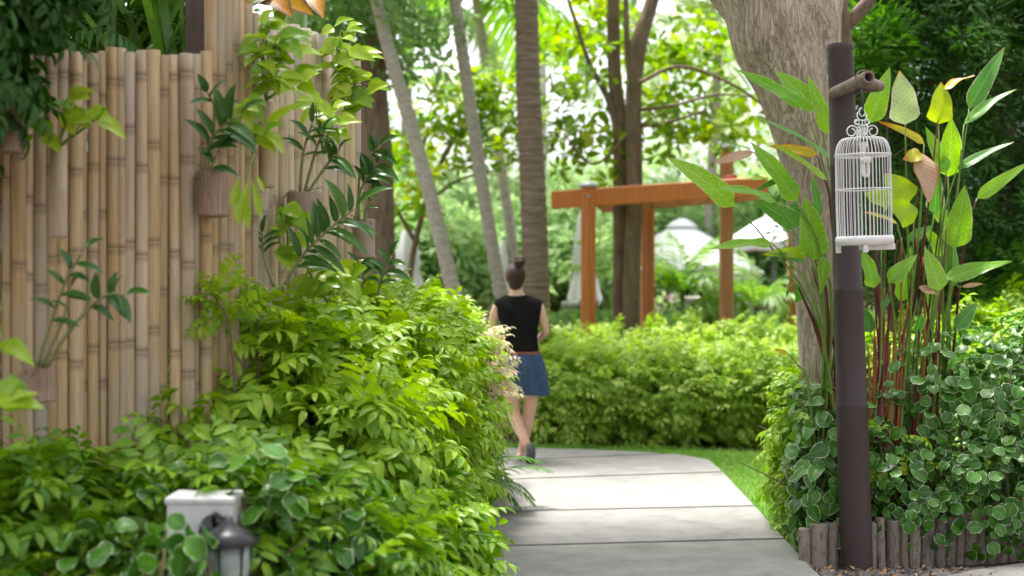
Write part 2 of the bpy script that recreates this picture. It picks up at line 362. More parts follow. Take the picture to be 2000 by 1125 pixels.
def hedge(name, label, cat, ells, n, tpls, mat, group=None, size=(.8, 1.2), part='leaf_spray', nparts=300, pw=3., shell=(.6, 1.04), up=.5, jit=.5, stems=10, mat2=None, hang=0):
    c = np.mean([e[:3] for e in ells], 0); root = empty(name, label, cat, (c[0], c[1], 0), group)
    Pt, Nn = sample_env(ells, n, pw, shell); D, U = dirs_face(Nn, jit) if part == 'leaf' else dirs(Nn, up, jit=jit)
    foliage(root, Pt, D, U, tpls, mat, size, part, nparts, mat2)
    if stems:
        mb = MB()
        for k in range(stems):
            e = ells[k % len(ells)]; a = rng.uniform(-.5, .5, 2)
            b0 = np.array([e[0]+a[0]*e[3]*.8-c[0], e[1]+a[1]*e[4]*.8-c[1], .0]); t0 = b0+np.array([a[0]*e[3]*.7, a[1]*e[4]*.7, (e[2]+e[5])*.86])
            pts = bez([b0, (b0+t0)/2+rng.normal(size=3)*.03, t0], 6); mb.tube(pts, np.linspace(.011, .004, 6), 5)
            for j in range(3):
                q = pts[2+j]; mb.tube(bez([q, q+rng.normal(size=3)*np.array([.12, .12, .04])+np.array([0, 0, .13])], 3), [.005, .004, .002], 4)
        o = mb.obj('branches', M['twig'], None, True); o.parent = root
    return root
def blob_crown(ells, n, sub=14, spread=.28, shell=.35):
    """leaf places gathered in clumps, with gaps between them"""
    Pt = []
    wts = np.array([e[3]*e[4]*e[5] for e in ells])**.67; wts /= wts.sum()
    for e, f in zip(ells, wts):
        m = max(4, int(n*f)); k = max(3, m//sub); d = rng.normal(size=(k, 3)); d /= np.linalg.norm(d, axis=1, keepdims=True)
        cc = np.array(e[:3])+d*np.array(e[3:6])*(rng.uniform(shell, 1, k)**.5)[:, None]
        j = rng.integers(0, k, m); Pt.append(cc[j]+rng.normal(size=(m, 3))*spread*np.array([1, 1, .6]))
    Pt = np.concatenate(Pt); c = np.mean([e[:3] for e in ells], 0); Nn = Pt-c; Nn /= np.linalg.norm(Nn, axis=1, keepdims=True); return Pt, Nn
# ================================================================== GROUND, PATH
M['soil'] = mk('garden soil', (.045, .032, .02), (.13, .09, .055), 14, .95, 1.2, c3=(.08, .055, .035))
M['lawnbase'] = mk('lawn ground', (.06, .13, .02), (.10, .20, .03), 9, .95, .5)
M['concrete'] = mk('path concrete', (.19, .182, .172), (.285, .272, .258), 5, .85, .35, detail=12, c3=(.24, .23, .217), orand=.035, bscale=90)
M['joint'] = mk('joint grit', (.03, .028, .026), (.06, .055, .05), 40, .95, .5)
def sheet(name, poly, z, mat, th=0.0, kind='structure'):
    n = len(poly); V = [(x, y, z) for x, y in poly]; F = [tuple(range(n))]
    if th: V += [(x, y, z-th) for x, y in poly]; F += [(i, i+n, (i+1) % n+n, (i+1) % n) for i in range(n)]
    o = link(name, pmesh(name, V, F, mat)); 
    if kind: o['kind'] = kind
    return o
def ccw(p):
    a = sum(p[i][0]*p[(i+1) % len(p)][1]-p[(i+1) % len(p)][0]*p[i][1] for i in range(len(p))); return p if a > 0 else p[::-1]
# gently uneven ground out to the horizon
gx = np.concatenate([-np.geomspace(8, 400, 14)[::-1], np.linspace(-7, 7, 40), np.geomspace(8, 400, 14)]); gy = np.concatenate([-np.geomspace(2, 200, 8)[::-1], np.linspace(-1, 26, 70), np.geomspace(27, 700, 14)])
X, Y = np.meshgrid(gx, gy); Z = -.025+.012*np.sin(X*2.1)*np.cos(Y*1.7)
nx = len(gx); ny = len(gy); Q = [(j*nx+i, j*nx+i+1, (j+1)*nx+i+1, (j+1)*nx+i) for j in range(ny-1) for i in range(nx-1)]
g = link('ground', qmesh('ground', np.stack([X.ravel(), Y.ravel(), Z.ravel()], 1), Q, mat=M['soil'])); g['kind'] = 'structure'
right_edge = [(1640, 1170), (1590, 1125), (1545, 1075), (1482, 1005), (1440, 960), (1408, 925), (1385, 905), (1330, 895), (1240, 889), (1120, 884), (960, 881)]
left_edge = [(845, 1175), (880, 1125), (915, 1075), (948, 1010), (958, 975), (950, 948)]
RE = [G(*p)[:2] for p in right_edge]; LE = [G(*p)[:2] for p in left_edge]
far = [np.array([-4.5, 12.7]), np.array([-4.5, 10.9])]
RE0 = RE[0]+(RE[0]-RE[2])*3; LE0 = LE[0]+(LE[0]-LE[2])*3.
poly = ccw([tuple(q) for q in [LE0]+[RE0]+RE+far+[np.array([-1.2, 10.75])]+LE[::-1]])
path = sheet('footpath', poly, .004, M['joint'], .03)
def clip(poly, p, nrm):
    out = []; m = len(poly)
    for i in range(m):
        a = np.array(poly[i]); b = np.array(poly[(i+1) % m]); da = np.dot(a-p, nrm); db = np.dot(b-p, nrm)
        if da >= 0: out.append(tuple(a))
        if da*db < 0: out.append(tuple(a+(b-a)*da/(da-db)))
    return out
jl = [((885, 1160), (1600, 1148)), ((915, 1079), (1525, 1063)), ((950, 1009), (1440, 998)), ((1000, 944), (1400, 930)), ((960, 908), (1330, 892))]
lines = []
for a, b in jl:
    A_, B_ = G(*a)[:2], G(*b)[:2]; d = unit(B_-A_); nrm = np.array([-d[1], d[0]]); lines.append((A_, nrm if nrm[1] > 0 else -nrm))
lines = [(lines[0][0]-lines[0][1]*1.25*k, lines[0][1]) for k in (3, 2, 1)]+lines
lines.append((np.array([-1.5, 11.]), unit([-1, .05])))
gap = .024
def slab(pl):
    pl = ccw(pl)
    if len(pl) < 3: return
    n = len(pl); c = np.mean(pl, 0); V = []
    for k, (ins, z) in enumerate(((0, .0), (0, .026), (.006, .032))): V += [(x+(c[0]-x)*ins/ max(.3, np.hypot(*(np.array([x, y])-c))), y+(c[1]-y)*ins/max(.3, np.hypot(*(np.array([x, y])-c))), z) for x, y in pl]
    F = [(k*n+i, k*n+(i+1) % n, (k+1)*n+(i+1) % n, (k+1)*n+i) for k in range(2) for i in range(n)]+[tuple(range(2*n, 3*n))]
    o = link('slab', pmesh('slab', V, F, M['concrete'])); o.parent = path
base = [tuple(q) for q in poly]
for i in range(len(lines)-1):
    a, an = lines[i]; b, bn = lines[i+1]
    if i == len(lines)-2: b, bn = np.array([-1.5, 12.]), np.array([-1., 0]); a, an = lines[i]; pl = clip(clip(base, a+an*gap, an), np.array([-1.5, 12.]), np.array([1., 0]))
    else: pl = clip(clip(base, a+an*gap, an), b-bn*gap, -bn)
    if i == len(lines)-2: slab(pl); slab(clip(base, np.array([-1.52, 12.]), np.array([-1., 0])))
    else: slab(pl)
# lawn between path and hedge
lawn = [tuple(q) for q in (G(1560, 1092)[:2], G(1540, 1000)[:2], G(1560, 885)[:2], G(1300, 876)[:2], G(1060, 868)[:2], G(900, 862)[:2], np.array([-4.5, 13.4]), np.array([-4.5, 12.68]))]+[tuple(q) for q in RE[::-1][:9]]
lawn_o = sheet('lawn', ccw(lawn), -.004, M['lawnbase'])
def in_poly(pts, poly):
    x, y = pts[:, 0], pts[:, 1]; c = np.zeros(len(pts), bool); n = len(poly)
    for i in range(n):
        x1, y1 = poly[i]; x2, y2 = poly[(i+1) % n]
        c ^= ((y1 > y) != (y2 > y)) & (x < (x2-x1)*(y-y1)/((y2-y1) if y2 != y1 else 1e-9)+x1)
    return c
q = np.stack([rng.uniform(-2.5, 2.6, 90000), rng.uniform(6.8, 13.8, 90000)], 1)
q = q[in_poly(q, lawn) & ~in_poly(q, poly)][:26000]
patch = G(968, 934); q2 = rng.normal(size=(900, 2))*np.array([.05, .22])+patch[:2]-np.array([.03, 0])
q = np.concatenate([q, q2]); n = len(q)
BL = [leaf(.055, .006, 'strap', 2, 2, 0, dr) for dr in (.3, .9, 1.4)]
D = np.stack([rng.normal(size=n)*.5, rng.normal(size=n)*.5, np.ones(n)], 1)
V, Q, A = inst(BL, rng.integers(0, 3, n), frames(D, rng.normal(size=(n, 3))), np.column_stack([q, np.full(n, -.005)]), rng.uniform(.6, 1.1, n), rng.random(n))
o = link('lawn_grass', qmesh('lawn_grass', V, Q, A, M['grass'])); tag(o, 'short green grass blades covering the lawn strip beside the path', 'grass'); o['kind'] = 'stuff'
# leaf litter and gravel
n = 900; q = np.concatenate([np.stack([rng.uniform(1.2, 3.2, n), rng.uniform(6.6, 7.3, n)], 1), np.stack([-.36+rng.normal(size=260)*.09, rng.uniform(6.6, 8.6, 260)], 1)+np.column_stack([np.zeros(260), np.zeros(260)])])
q[n:, 0] += (q[n:, 1]-7.2)*.085
q = q[~in_poly(q, poly)]; n = len(q); D = np.column_stack([rng.normal(size=(n, 2)), rng.normal(size=n)*.15]); T_ = [leaf(.05, .022, 'lance', 3, 3, .3, .8), leaf(.035, .02, 'ovate', 3, 3, .5, -.8)]
V, Q, A = inst(T_, rng.integers(0, 2, n), frames(D, np.column_stack([rng.normal(size=(n, 2))*.25, np.ones(n)])), np.column_stack([q, np.full(n, .004)]), rng.uniform(.5, 1.2, n), rng.random(n))
o = link('leaf_litter', qmesh('leaf_litter', V, Q, A, M['litter'])); tag(o, 'small dry brown leaves lying on the soil at the path edges', 'leaf litter'); o['kind'] = 'stuff'
M['gravel'] = mk('gravel stone', (.05, .05, .055), (.24, .22, .21), 6, .8, .3)
mbV = []; mbQ = []
ico = np.array([(1, 0, 0), (0, 1, 0), (-1, 0, 0), (0, -1, 0), (0, 0, .7), (0, 0, -.4)]); icf = np.array([(0, 1, 4, 4), (1, 2, 4, 4), (2, 3, 4, 4), (3, 0, 4, 4)])
n = 3200; xs = rng.uniform(1.5, 3.3, n); ys = rng.uniform(0, 1, n)**.8; T0 = np.stack([xs, 6.75+(xs-1.5)*.12+ys*.5, np.full(n, -.012)], 1); T0 = T0[~in_poly(T0[:, :2], poly)]; n = len(T0)
V = ico[None]*rng.uniform(.008, .022, (n, 1, 1))*rng.uniform(.7, 1.3, (n, 6, 3))+T0[:, None]
Fs = [tuple(dict.fromkeys(int(c)+6*i for c in f)) for i in range(n) for f in icf]
o = link('gravel', pmesh('gravel', V.reshape(-1, 3), Fs, M['gravel'])); tag(o, 'dark grey gravel in front of the log edging at lower right', 'gravel'); o['kind'] = 'stuff'
cp = [tuple(q[:2]) for q in (G(1760, 1150), G(1900, 1118), G(2080, 1092), G(2300, 1090), G(2300, 1250), G(1700, 1250))]
sp_ = sheet('side_path', ccw(cp), .012, M['concrete'], .04)

# ================================================================== BAMBOO FENCE
def node_attr_cane(name, L, r, seed, mat, ns=12):
    R_ = random.Random(seed); zs = []; z = R_.uniform(.05, .35)
    while z < L-.05: zs.append(z); z += R_.uniform(.26, .42)
    rows = [(0, r, 0)]
    for z in zs: rows += [(z-.03, r, .0), (z-.007, r*1.01, .55), (z, r*1.045, .2), (z+.005, r*.985, .9), (z+.025, r*.99, .05)]
    rows.append((L-.001, r*.97, .1)); V = []; A = []; bend = R_.uniform(-.006, .006); rd = R_.random()
    rows = sorted(rows); m = len(rows)
    for z, rr, nd in rows:
        for k in range(ns): a = k/ns*2*PI; V.append((rr*math.cos(a)+bend*math.sin(PI*z/L)*2, rr*math.sin(a), z)); A.append((nd, z/L, rd))
    Q = [(i*ns+k, i*ns+(k+1) % ns, (i+1)*ns+(k+1) % ns, (i+1)*ns+k) for i in range(m-1) for k in range(ns)]
    # hollow cut end
    b = len(V)
    for rr, z in ((r*.72, L-.001), (r*.70, L-.04)):
        for k in range(ns): a = k/ns*2*PI; V.append((rr*math.cos(a), rr*math.sin(a), z)); A.append((.3, 1, rd))
    for k in range(ns): Q.append(((m-1)*ns+k, (m-1)*ns+(k+1) % ns, b+(k+1) % ns, b+k)); Q.append((b+k, b+(k+1) % ns, b+ns+(k+1) % ns, b+ns+k))
    for k in range(1, ns//2): Q.append((b+ns, b+ns+k*2-1, b+ns+k*2, b+ns+min(ns-1, k*2+1)))
    return qmesh(name, V, Q, A, mat)
def bamboo_mat(name, c1, c2, cn, grey, rough=.5, orand=.18):
    m = mk(name, c1, c2, 9, rough, .25, stretch=(14, 14, .7), orand=orand, c3=tuple((a+b)/2 for a, b in zip(c1, c2)), bscale=30)
    t = m.node_tree; L = t.links; b = t.nodes['Principled BSDF']; src = b.inputs['Base Color'].links[0].from_socket
    oi = N(t, 'ShaderNodeObjectInfo'); tc = N(t, 'ShaderNodeTexCoord'); nz = N(t, 'ShaderNodeTexNoise'); nz.inputs['Scale'].default_value = 2.2
    ad = N(t, 'ShaderNodeVectorMath', operation='ADD'); ml = N(t, 'ShaderNodeMath', operation='MULTIPLY'); ml.inputs[1].default_value = 91
    L.new(oi.outputs['Random'], ml.inputs[0]); L.new(tc.outputs['Object'], ad.inputs[0]); L.new(ml.outputs[0], ad.inputs[1]); L.new(ad.outputs[0], nz.inputs['Vector'])
    r = N(t, 'ShaderNodeMapRange'); r.inputs['From Min'].default_value = .5; r.inputs['From Max'].default_value = .72; r.inputs['To Max'].default_value = .75; L.new(nz.outputs[0], r.inputs[0])
    x = N(t, 'ShaderNodeMix', data_type='RGBA'); L.new(r.outputs[0], x.inputs['Factor']); L.new(src, x.inputs['A']); x.inputs['B'].default_value = (*grey, 1)
    at = N(t, 'ShaderNodeAttribute'); at.attribute_name = 'lf'; sp = N(t, 'ShaderNodeSeparateXYZ'); L.new(at.outputs['Vector'], sp.inputs[0])
    pw = N(t, 'ShaderNodeMath', operation='MULTIPLY'); pw.inputs[1].default_value = .8; L.new(sp.outputs['X'], pw.inputs[0])
    y = N(t, 'ShaderNodeMix', data_type='RGBA'); L.new(pw.outputs[0], y.inputs['Factor']); L.new(x.outputs['Result'], y.inputs['A']); y.inputs['B'].default_value = (*cn, 1)
    L.new(y.outputs['Result'], b.inputs['Base Color']); return m
M['bamboo'] = bamboo_mat('dried bamboo', (.39, .26, .13), (.54, .40, .23), (.12, .065, .04), (.42, .36, .30), orand=.25)
M['bamboo_b'] = bamboo_mat('weathered bamboo', (.46, .34, .20), (.60, .49, .33), (.20, .13, .08), (.42, .39, .35))
M['pole'] = bamboo_mat('brown painted bamboo', (.050, .032, .032), (.066, .044, .043), (.03, .018, .018), (.058, .040, .039), rough=.5, orand=.02)
def cane_row(parent, p0, p1, tops, dia, mat, seed, jz=.012):
    p0 = np.array(p0[:2]); p1 = np.array(p1[:2]); Ltot = np.linalg.norm(p1-p0); s = 0; R_ = random.Random(seed); d = (p1-p0)/Ltot; nrm = np.array([-d[1], d[0]])
    var = {}
    while s < Ltot:
        dd = dia*R_.choice((.72, .85, .95, 1.0, 1.05, 1.15)); f = s/Ltot; H = tops[0]*(1-f)+tops[1]*f+R_.uniform(-jz, jz)
        key = (round(dd/dia, 2), R_.randint(0, 2))
        if key not in var: var[key] = node_attr_cane('cane', tops[0], dd/2, seed+len(var)*13, mat)
        o = bpy.data.objects.new('cane', var[key]); COL.objects.link(o); o.parent = parent
        q = p0+d*(s+dd/2)+nrm*R_.choice((-.008, .0, .008))
        o.location = (q[0]-parent.location.x, q[1]-parent.location.y, -.05); o.rotation_euler = (R_.uniform(-.003, .003), R_.uniform(-.0022, .0022), R_.uniform(0, 6.28)); o.scale = (1, 1, (H+.05)/tops[0])
        s += dd*.80
def rail(parent, p0, p1, z, off=.05):
    p0 = np.array(p0); p1 = np.array(p1); d = unit(p1[:2]-p0[:2]); nrm = np.array([-d[1], d[0]])
    if nrm[1] < 0: nrm = -nrm
    a = np.array([*(p0[:2]+nrm*off), z])-np.array(parent.location); b = np.array([*(p1[:2]+nrm*off), z])-np.array(parent.location)
    o = MB().tube([a, b], .022, 10).obj('rail', M['bamboo'], None, True); o.parent = parent
zt = lambda py, d: P(0, py, d)[2]
f1 = empty('bamboo_fence', 'long low left section of tan bamboo cane fence with a level top', 'fence', (-1.5, 5.2, 0))
a, b = P(-90, 500, 5.0), P(402, 500, 5.35)
cane_row(f1, a, b, (zt(90, 5.0), zt(103, 5.35)), .049, M['bamboo'], 3)
for z in (.6, 1.5, 2.15): rail(f1, a, b, z)
f2 = empty('bamboo_fence', 'tall middle section of the bamboo fence rising out of the picture', 'fence', (-1.1, 5.5, 0))
a, b = P(402, 500, 5.42), P(492, 500, 5.62); cane_row(f2, a, b, (2.75, 2.52), .05, M['bamboo'], 11)
for z in (.6, 1.5, 2.3): rail(f2, a, b, z)
f3 = empty('bamboo_fence', 'receding greyish bamboo fence section behind the potted lime plants', 'fence', (-.95, 6.4, 0))
a, b = P(500, 500, 5.75), P(640, 500, 6.75); cane_row(f3, a, b, (zt(32, 5.75), zt(74, 6.75)), .056, M['bamboo_b'], 21)
for z in (.6, 1.5, 2.3): rail(f3, a, b, z)
f4 = empty('bamboo_fence', 'narrow end panel of the bamboo fence nearest the garden trees', 'fence', (-.82, 7.2, 0))
a, b = P(642, 500, 6.98), P(692, 500, 7.3); cane_row(f4, a, b, (zt(84, 6.98), zt(92, 7.3)), .062, M['bamboo_b'], 31)
for z in (.6, 1.5, 2.3): rail(f4, a, b, z)

# ---- bamboo cup pots and tubes hanging on the fence
M['potb'] = bamboo_mat('old bamboo cup', (.17, .10, .07), (.36, .24, .16), (.45, .36, .28), (.40, .33, .28), rough=.7, orand=.12)
M['moss'] = mk('orchid roots', (.30, .27, .20), (.10, .09, .05), 40, .9, .6)
def cup(x0, y0, x1, y1, d, label, mat='potb', open_=True, name='bamboo_pot', group='bamboo cups hanging on the fence'):
    c = P((x0+x1)/2, y1, d); Hh = S(y1-y0, d); r = S(x1-x0, d)/2; root = empty(name, label, 'planter' if open_ else 'bamboo tube', c, group)
    mb = MB().lathe([(r*.55, 0), (r*.93, .004), (r*1.0, Hh*.03), (r*1.06, Hh*.07), (r*.99, Hh*.1), (r*.985, Hh*.5), (r, Hh*.98), (r*.99, Hh), (r*.86, Hh), (r*.84, Hh*.9), (0, Hh*.88)] if open_ else [(r*.1, 0), (r*.8, 0), (r*.98, Hh*.02), (r, Hh*.1), (r, Hh*.48), (r*1.07, Hh*.5), (r, Hh*.52), (r, Hh*.97), (r*.6, Hh)], sides=18)
    o = mb.obj('cup', M[mat], None, True); o.parent = root
    if open_:
        mb = MB()
        for k in range(9):
            a = rng.uniform(0, 6.28); q = np.array([math.cos(a)*r*.5, math.sin(a)*r*.5, Hh*.86]); mb.tube(bez([q, q+[rng.normal()*.01, rng.normal()*.01, .03], q+[math.cos(a)*r*.7, math.sin(a)*r*.7, rng.uniform(-.04, .05)]], 6), .0022, 4)
        o = mb.obj('roots', M['moss'], None, True); o.parent = root
    w_ = MB().tube(bez([(0, -r, Hh*.8), (r*.9, 0, Hh*.85), (r*.6, r*1.2, Hh*.95)], 6), .0015, 4).tube(bez([(0, -r, Hh*.8), (-r*.9, 0, Hh*.85), (-r*.6, r*1.2, Hh*.95)], 6), .0015, 4)
    o = w_.obj('wire', M['twig'], None); o.parent = root
    return c, Hh, r
cup(387, 335, 446, 425, 5.28, 'reddish grey bamboo cup with pale bottom rim holding a drooping dark orchid')
cup(560, 376, 632, 444, 5.95, 'smooth tan bamboo cup holding the thin leaved orchid, right of the hanging lime leaves')
cup(688, 428, 733, 506, 6.85, 'bamboo cup with banded rim at the far end of the fence')
cup(44, 712, 110, 786, 4.75, 'square looking bamboo cup low on the left of the fence')
cup(-12, 190, 46, 300, 4.6, 'dark bamboo cup at the left edge under the shady leaves')
cup(98, 285, 131, 465, 4.92, 'plain closed bamboo tube hanging left under the lime vine', 'bamboo', False, 'bamboo_tube', 'bamboo tubes hanging on the fence')
cup(504, 195, 538, 367, 5.66, 'plain closed bamboo tube hanging below the tall lime vine', 'bamboo', False, 'bamboo_tube', 'bamboo tubes hanging on the fence')
c = P(662, 183, 6.7); o = MB().tube([(-.06, .06, 0), (.0, .0, 0), (.05, -.08, .0)], [.026, .027, .026], 12).obj('bamboo_stub', M['twig'], None, True); o.location = c; tag(o, 'short dark bamboo stub sticking out of the fence under a lime vine', 'bamboo stub')

# ---- plants growing in them: every leaf an object of its own
LM = {}
def place_leaf(root, tplkey, base, tip, mat, wpx=None, W=None, upv=None, kind='lance', fold=.3, droop=.5, wave=.0, n=6, cols=5, name='leaf'):
    base = np.array(base, float); tip = np.array(tip, float); ch = tip-base; L = np.linalg.norm(ch)
    # arc length vs chord for a leaf that droops
    key = (kind, round(droop, 1), round(fold, 1), round(wave, 1), round((W/L)*12)/12, mat, n, cols)
    if key not in LM:
        V, Q, A = leaf(1., max(1/12, key[4]), kind, n, cols, fold, droop, wave, random.random())
        e = V[-cols:].mean(0); cl = np.linalg.norm(e); ang = math.atan2(e[2], e[1]); ca, sa = math.cos(-ang), math.sin(-ang)
        V = V@np.array([[1, 0, 0], [0, ca, -sa], [0, sa, ca]]).T/cl
        LM[key] = qmesh('leaf', V, Q, A, M[mat])
    if upv is None: upv = np.array([random.uniform(-.4, .4), -.9, random.uniform(.3, 1)])
    R = frame(ch, upv); o = bpy.data.objects.new(name, LM[key]); COL.objects.link(o); o.parent = root
    Mx = Matrix.Identity(4); wsc = (W/L)/max(1/12, key[4])
    for r in range(3):
        Mx[r][0] = R[r, 0]*L*wsc; Mx[r][1] = R[r, 1]*L; Mx[r][2] = R[r, 2]*L; Mx[r][3] = base[r]-root.location[r]
    o.matrix_local = Mx; return o
def stem(root, pts, rad, mat, name='stem', n=10, sides=7):
    pts = [np.array(p)-np.array(root.location) for p in pts]; c = bez(pts, n)
    o = MB().tube(c, np.interp(np.linspace(0, 1, n), np.linspace(0, 1, len(np.atleast_1d(rad))), np.atleast_1d(rad)), sides).obj(name, M[mat], None, True); o.parent = root; return c+np.array(root.location)
def vine(label, d, origin, clusters, mat='pothos', mat2='pothos_g', group='lime vines growing on the fence', seed=1):
    clusters = [(a, b, c, e, int(n*1.45+1), l*1.12) for a, b, c, e, n, l in clusters]
    R_ = random.Random(seed); root = empty('vine_plant', label, 'plant', P(*origin, d), group)
    for (cx, cyy, rx, ry, n, lpx) in clusters:
        q = stem(root, [P(*origin, d), P((origin[0]+cx)/2+R_.uniform(-8, 8), (origin[1]+cyy)/2, d-.05), P(cx, cyy, d-.06)], [.007, .004], 'stem_g', 'stem')
        for k in range(n):
            a = R_.uniform(0, 2*PI); rr = R_.uniform(.35, 1)**.5; bx, by = cx+rx*rr*math.cos(a)*.75, cyy+ry*rr*math.sin(a)*.8; dd = d-.04-R_.uniform(0, .14)
            b = P(bx, by, dd); an = R_.uniform(-.9, 1.3)+(PI if R_.random() < .4 else 0); l = lpx*R_.uniform(.7, 1.25)
            tp = P(bx+l*math.cos(an), by+l*abs(math.sin(an))*R_.choice((1, 1, -.5)), dd-R_.uniform(-.02, .08))
            src = q[R_.randint(3, 9)]; stem(root, [src, (src+b)/2+np.array([0, -.02, .015]), b], [.0025, .0018], 'stem_g', 'stem', 5, 4)
            place_leaf(root, None, b, tp, mat if R_.random() < .6 else mat2, W=S(lpx*R_.uniform(.68, .85), dd), kind='heart', fold=R_.uniform(.1, .5), droop=R_.uniform(.3, 1.0), wave=.1, upv=np.array([R_.uniform(-.5, .5), -R_.uniform(.3, 1), R_.uniform(.4, 1)]))
    return root
vine('lime vine spreading over the top of the fence behind the hanging tube', 5.62, (520, 195), [(540, 110, 45, 50, 15, 50), (515, 60, 22, 25, 6, 40), (560, 160, 50, 25, 8, 46)], seed=1)
r_ = vine('lime vine with two large pale leaves left of the tall closed tube', 5.5, (500, 280), [(478, 205, 22, 14, 3, 42), (500, 260, 25, 25, 4, 46)], seed=2)
place_leaf(r_, None, P(520, 252, 5.42), P(588, 200, 5.38), 'pothos', W=S(36, 5.4), kind='heart', fold=.3, droop=.5)
place_leaf(r_, None, P(470, 205, 5.42), P(496, 262, 5.38), 'pothos', W=S(34, 5.4), kind='heart', fold=.4, droop=.8)
vine('lime vine crowning the far fence corner above the dark stub', 6.6, (668, 185), [(665, 60, 22, 26, 6, 36), (675, 120, 38, 34, 13, 42), (700, 170, 34, 30, 10, 42), (680, 200, 25, 20, 4, 34)], seed=3)
vine('pale lime vine in the middle of the fence above the tan cup', 6.05, (632, 300), [(628, 215, 32, 24, 9, 40), (650, 240, 20, 20, 4, 34)], seed=4)
vine('lime vine beside the tan cup, behind the dark feathery orchid', 5.9, (560, 520), [(560, 425, 30, 28, 8, 42), (560, 480, 30, 26, 6, 40)], seed=5)
vine('yellowish lime vine at the top of the hedge below the fence cups', 6.2, (650, 600), [(655, 545, 48, 26, 11, 46), (600, 520, 20, 26, 4, 40)], seed=6)
vine('blurred lime vine on the left part of the fence above the closed tube', 4.88, (110, 290), [(150, 205, 34, 25, 5, 54), (185, 235, 15, 6, 2, 46), (75, 255, 22, 30, 4, 44)], seed=7)
vine('blurred lime leaves poking in at the left edge of the picture', 4.2, (-25, 740), [(-4, 640, 10, 50, 3, 60), (0, 780, 14, 30, 3, 70)], seed=8)
# hanging lime leaves
rt = empty('hanging_leaf_cluster', 'bunch of long pale lime leaves hanging straight down beside the left cup', 'plant', P(478, 345, 5.3), None)
for (a, b, wd) in (((470, 345), (455, 405), 24), ((487, 352), (466, 440), 34), ((478, 375), (484, 448), 18), ((492, 350), (508, 425), 20), ((500, 340), (516, 375), 12)):
    place_leaf(rt, None, P(*a, 5.25), P(*b, 5.22), 'pothos', W=S(wd, 5.25), kind='obov', fold=.6, droop=.3, upv=np.array([random.uniform(-.5, .5), -1, .1]))
stem(rt, [P(500, 290, 5.35), P(490, 320, 5.3), P(480, 350, 5.26)], [.004, .003], 'stem_g')
def orchid(label, d, stems_, mat='orchid', seed=1, lw=.22, group='orchids growing in the fence cups'):
    """stems_: list of (pixel points, leaf count, leaf length px, first leaf fraction)"""
    R_ = random.Random(seed); p0 = stems_[0][0][0]; root = empty('orchid_plant', label, 'orchid', P(*p0, d), group)
    for pts, nl, lpx, f0 in stems_:
        w_ = [P(*p, d-.03*i) for i, p in enumerate(pts)]; c = stem(root, w_, [.0075, .006, .004], 'cane_rig', 'stem', 14)
        tg = np.array(pts[-1])-np.array(pts[-2]); tg = tg/np.hypot(*tg)
        for k in range(nl):
            f = f0+(1-f0)*k/max(1, nl-1); b = c[min(13, int(f*13))]; sd_ = 1 if k % 2 else -1
            i = min(12, int(f*13)); tn = unit(c[min(13, i+1)]-c[max(0, i-1)]); perp = unit(np.cross(tn, [0, 1, 0]))
            if k == nl-1: dr = tn+perp*R_.uniform(-.3, .3)
            else: dr = tn*R_.uniform(.25, .7)+perp*sd_*R_.uniform(.75, 1)+np.array([0, R_.uniform(-.5, .2), R_.uniform(-.15, .1)])
            l = S(lpx, d)*R_.uniform(.75, 1.15)
            place_leaf(root, None, b, b+unit(dr)*l+np.array([0, 0, -.12*l]), mat, W=l*lw*R_.uniform(.85, 1.15), kind='lance', fold=.45, droop=R_.uniform(.5, 1.2), upv=np.array([R_.uniform(-.3, .3), -.7, .8]))
    return root
orchid('dark orchid with broad drooping leaves in the reddish cup', 5.25, [([(402, 338), (405, 290), (430, 250), (470, 225)], 9, 80, .3), ([(415, 340), (412, 330), (425, 300)], 3, 62, .5), ([(405, 330), (420, 220), (405, 180)], 4, 60, .6)], seed=2, lw=.36)
orchid('thin leaved dark orchid rising from the tan cup', 5.9, [([(586, 376), (592, 300), (610, 240)], 6, 52, .5), ([(600, 378), (640, 320), (662, 300)], 7, 56, .45), ([(594, 378), (615, 300), (630, 260)], 5, 48, .5)], seed=3, lw=.27)
orchid('dark orchid with a knot of broad leaves beyond the fence end', 6.8, [([(694, 430), (705, 370), (735, 320)], 8, 56, .62), ([(712, 430), (715, 410), (728, 385)], 3, 34, .6), ([(700, 430), (705, 330), (742, 285)], 5, 48, .8)], seed=4, lw=.46)
orchid('large feathery dark orchid with many narrow leaves in front of the fence', 5.7, [([(545, 575), (590, 500), (640, 450), (695, 405)], 19, 84, .28), ([(535, 560), (515, 500), (512, 455)], 7, 50, .55)], seed=5, lw=.24)
orchid('dark orchid at the top of the hedge near the far cup', 6.6, [([(735, 590), (745, 545), (765, 500)], 7, 50, .45), ([(690, 590), (710, 550), (700, 520)], 6, 52, .5)], seed=6, lw=.42)
orchid('blurred dark orchid climbing from the low left cup', 4.7, [([(72, 716), (95, 640), (130, 545), (160, 495)], 8, 62, .45), ([(90, 716), (140, 640), (200, 580), (245, 575)], 8, 56, .6), ([(80, 716), (120, 630), (140, 560)], 4, 50, .6)], seed=7, lw=.32)

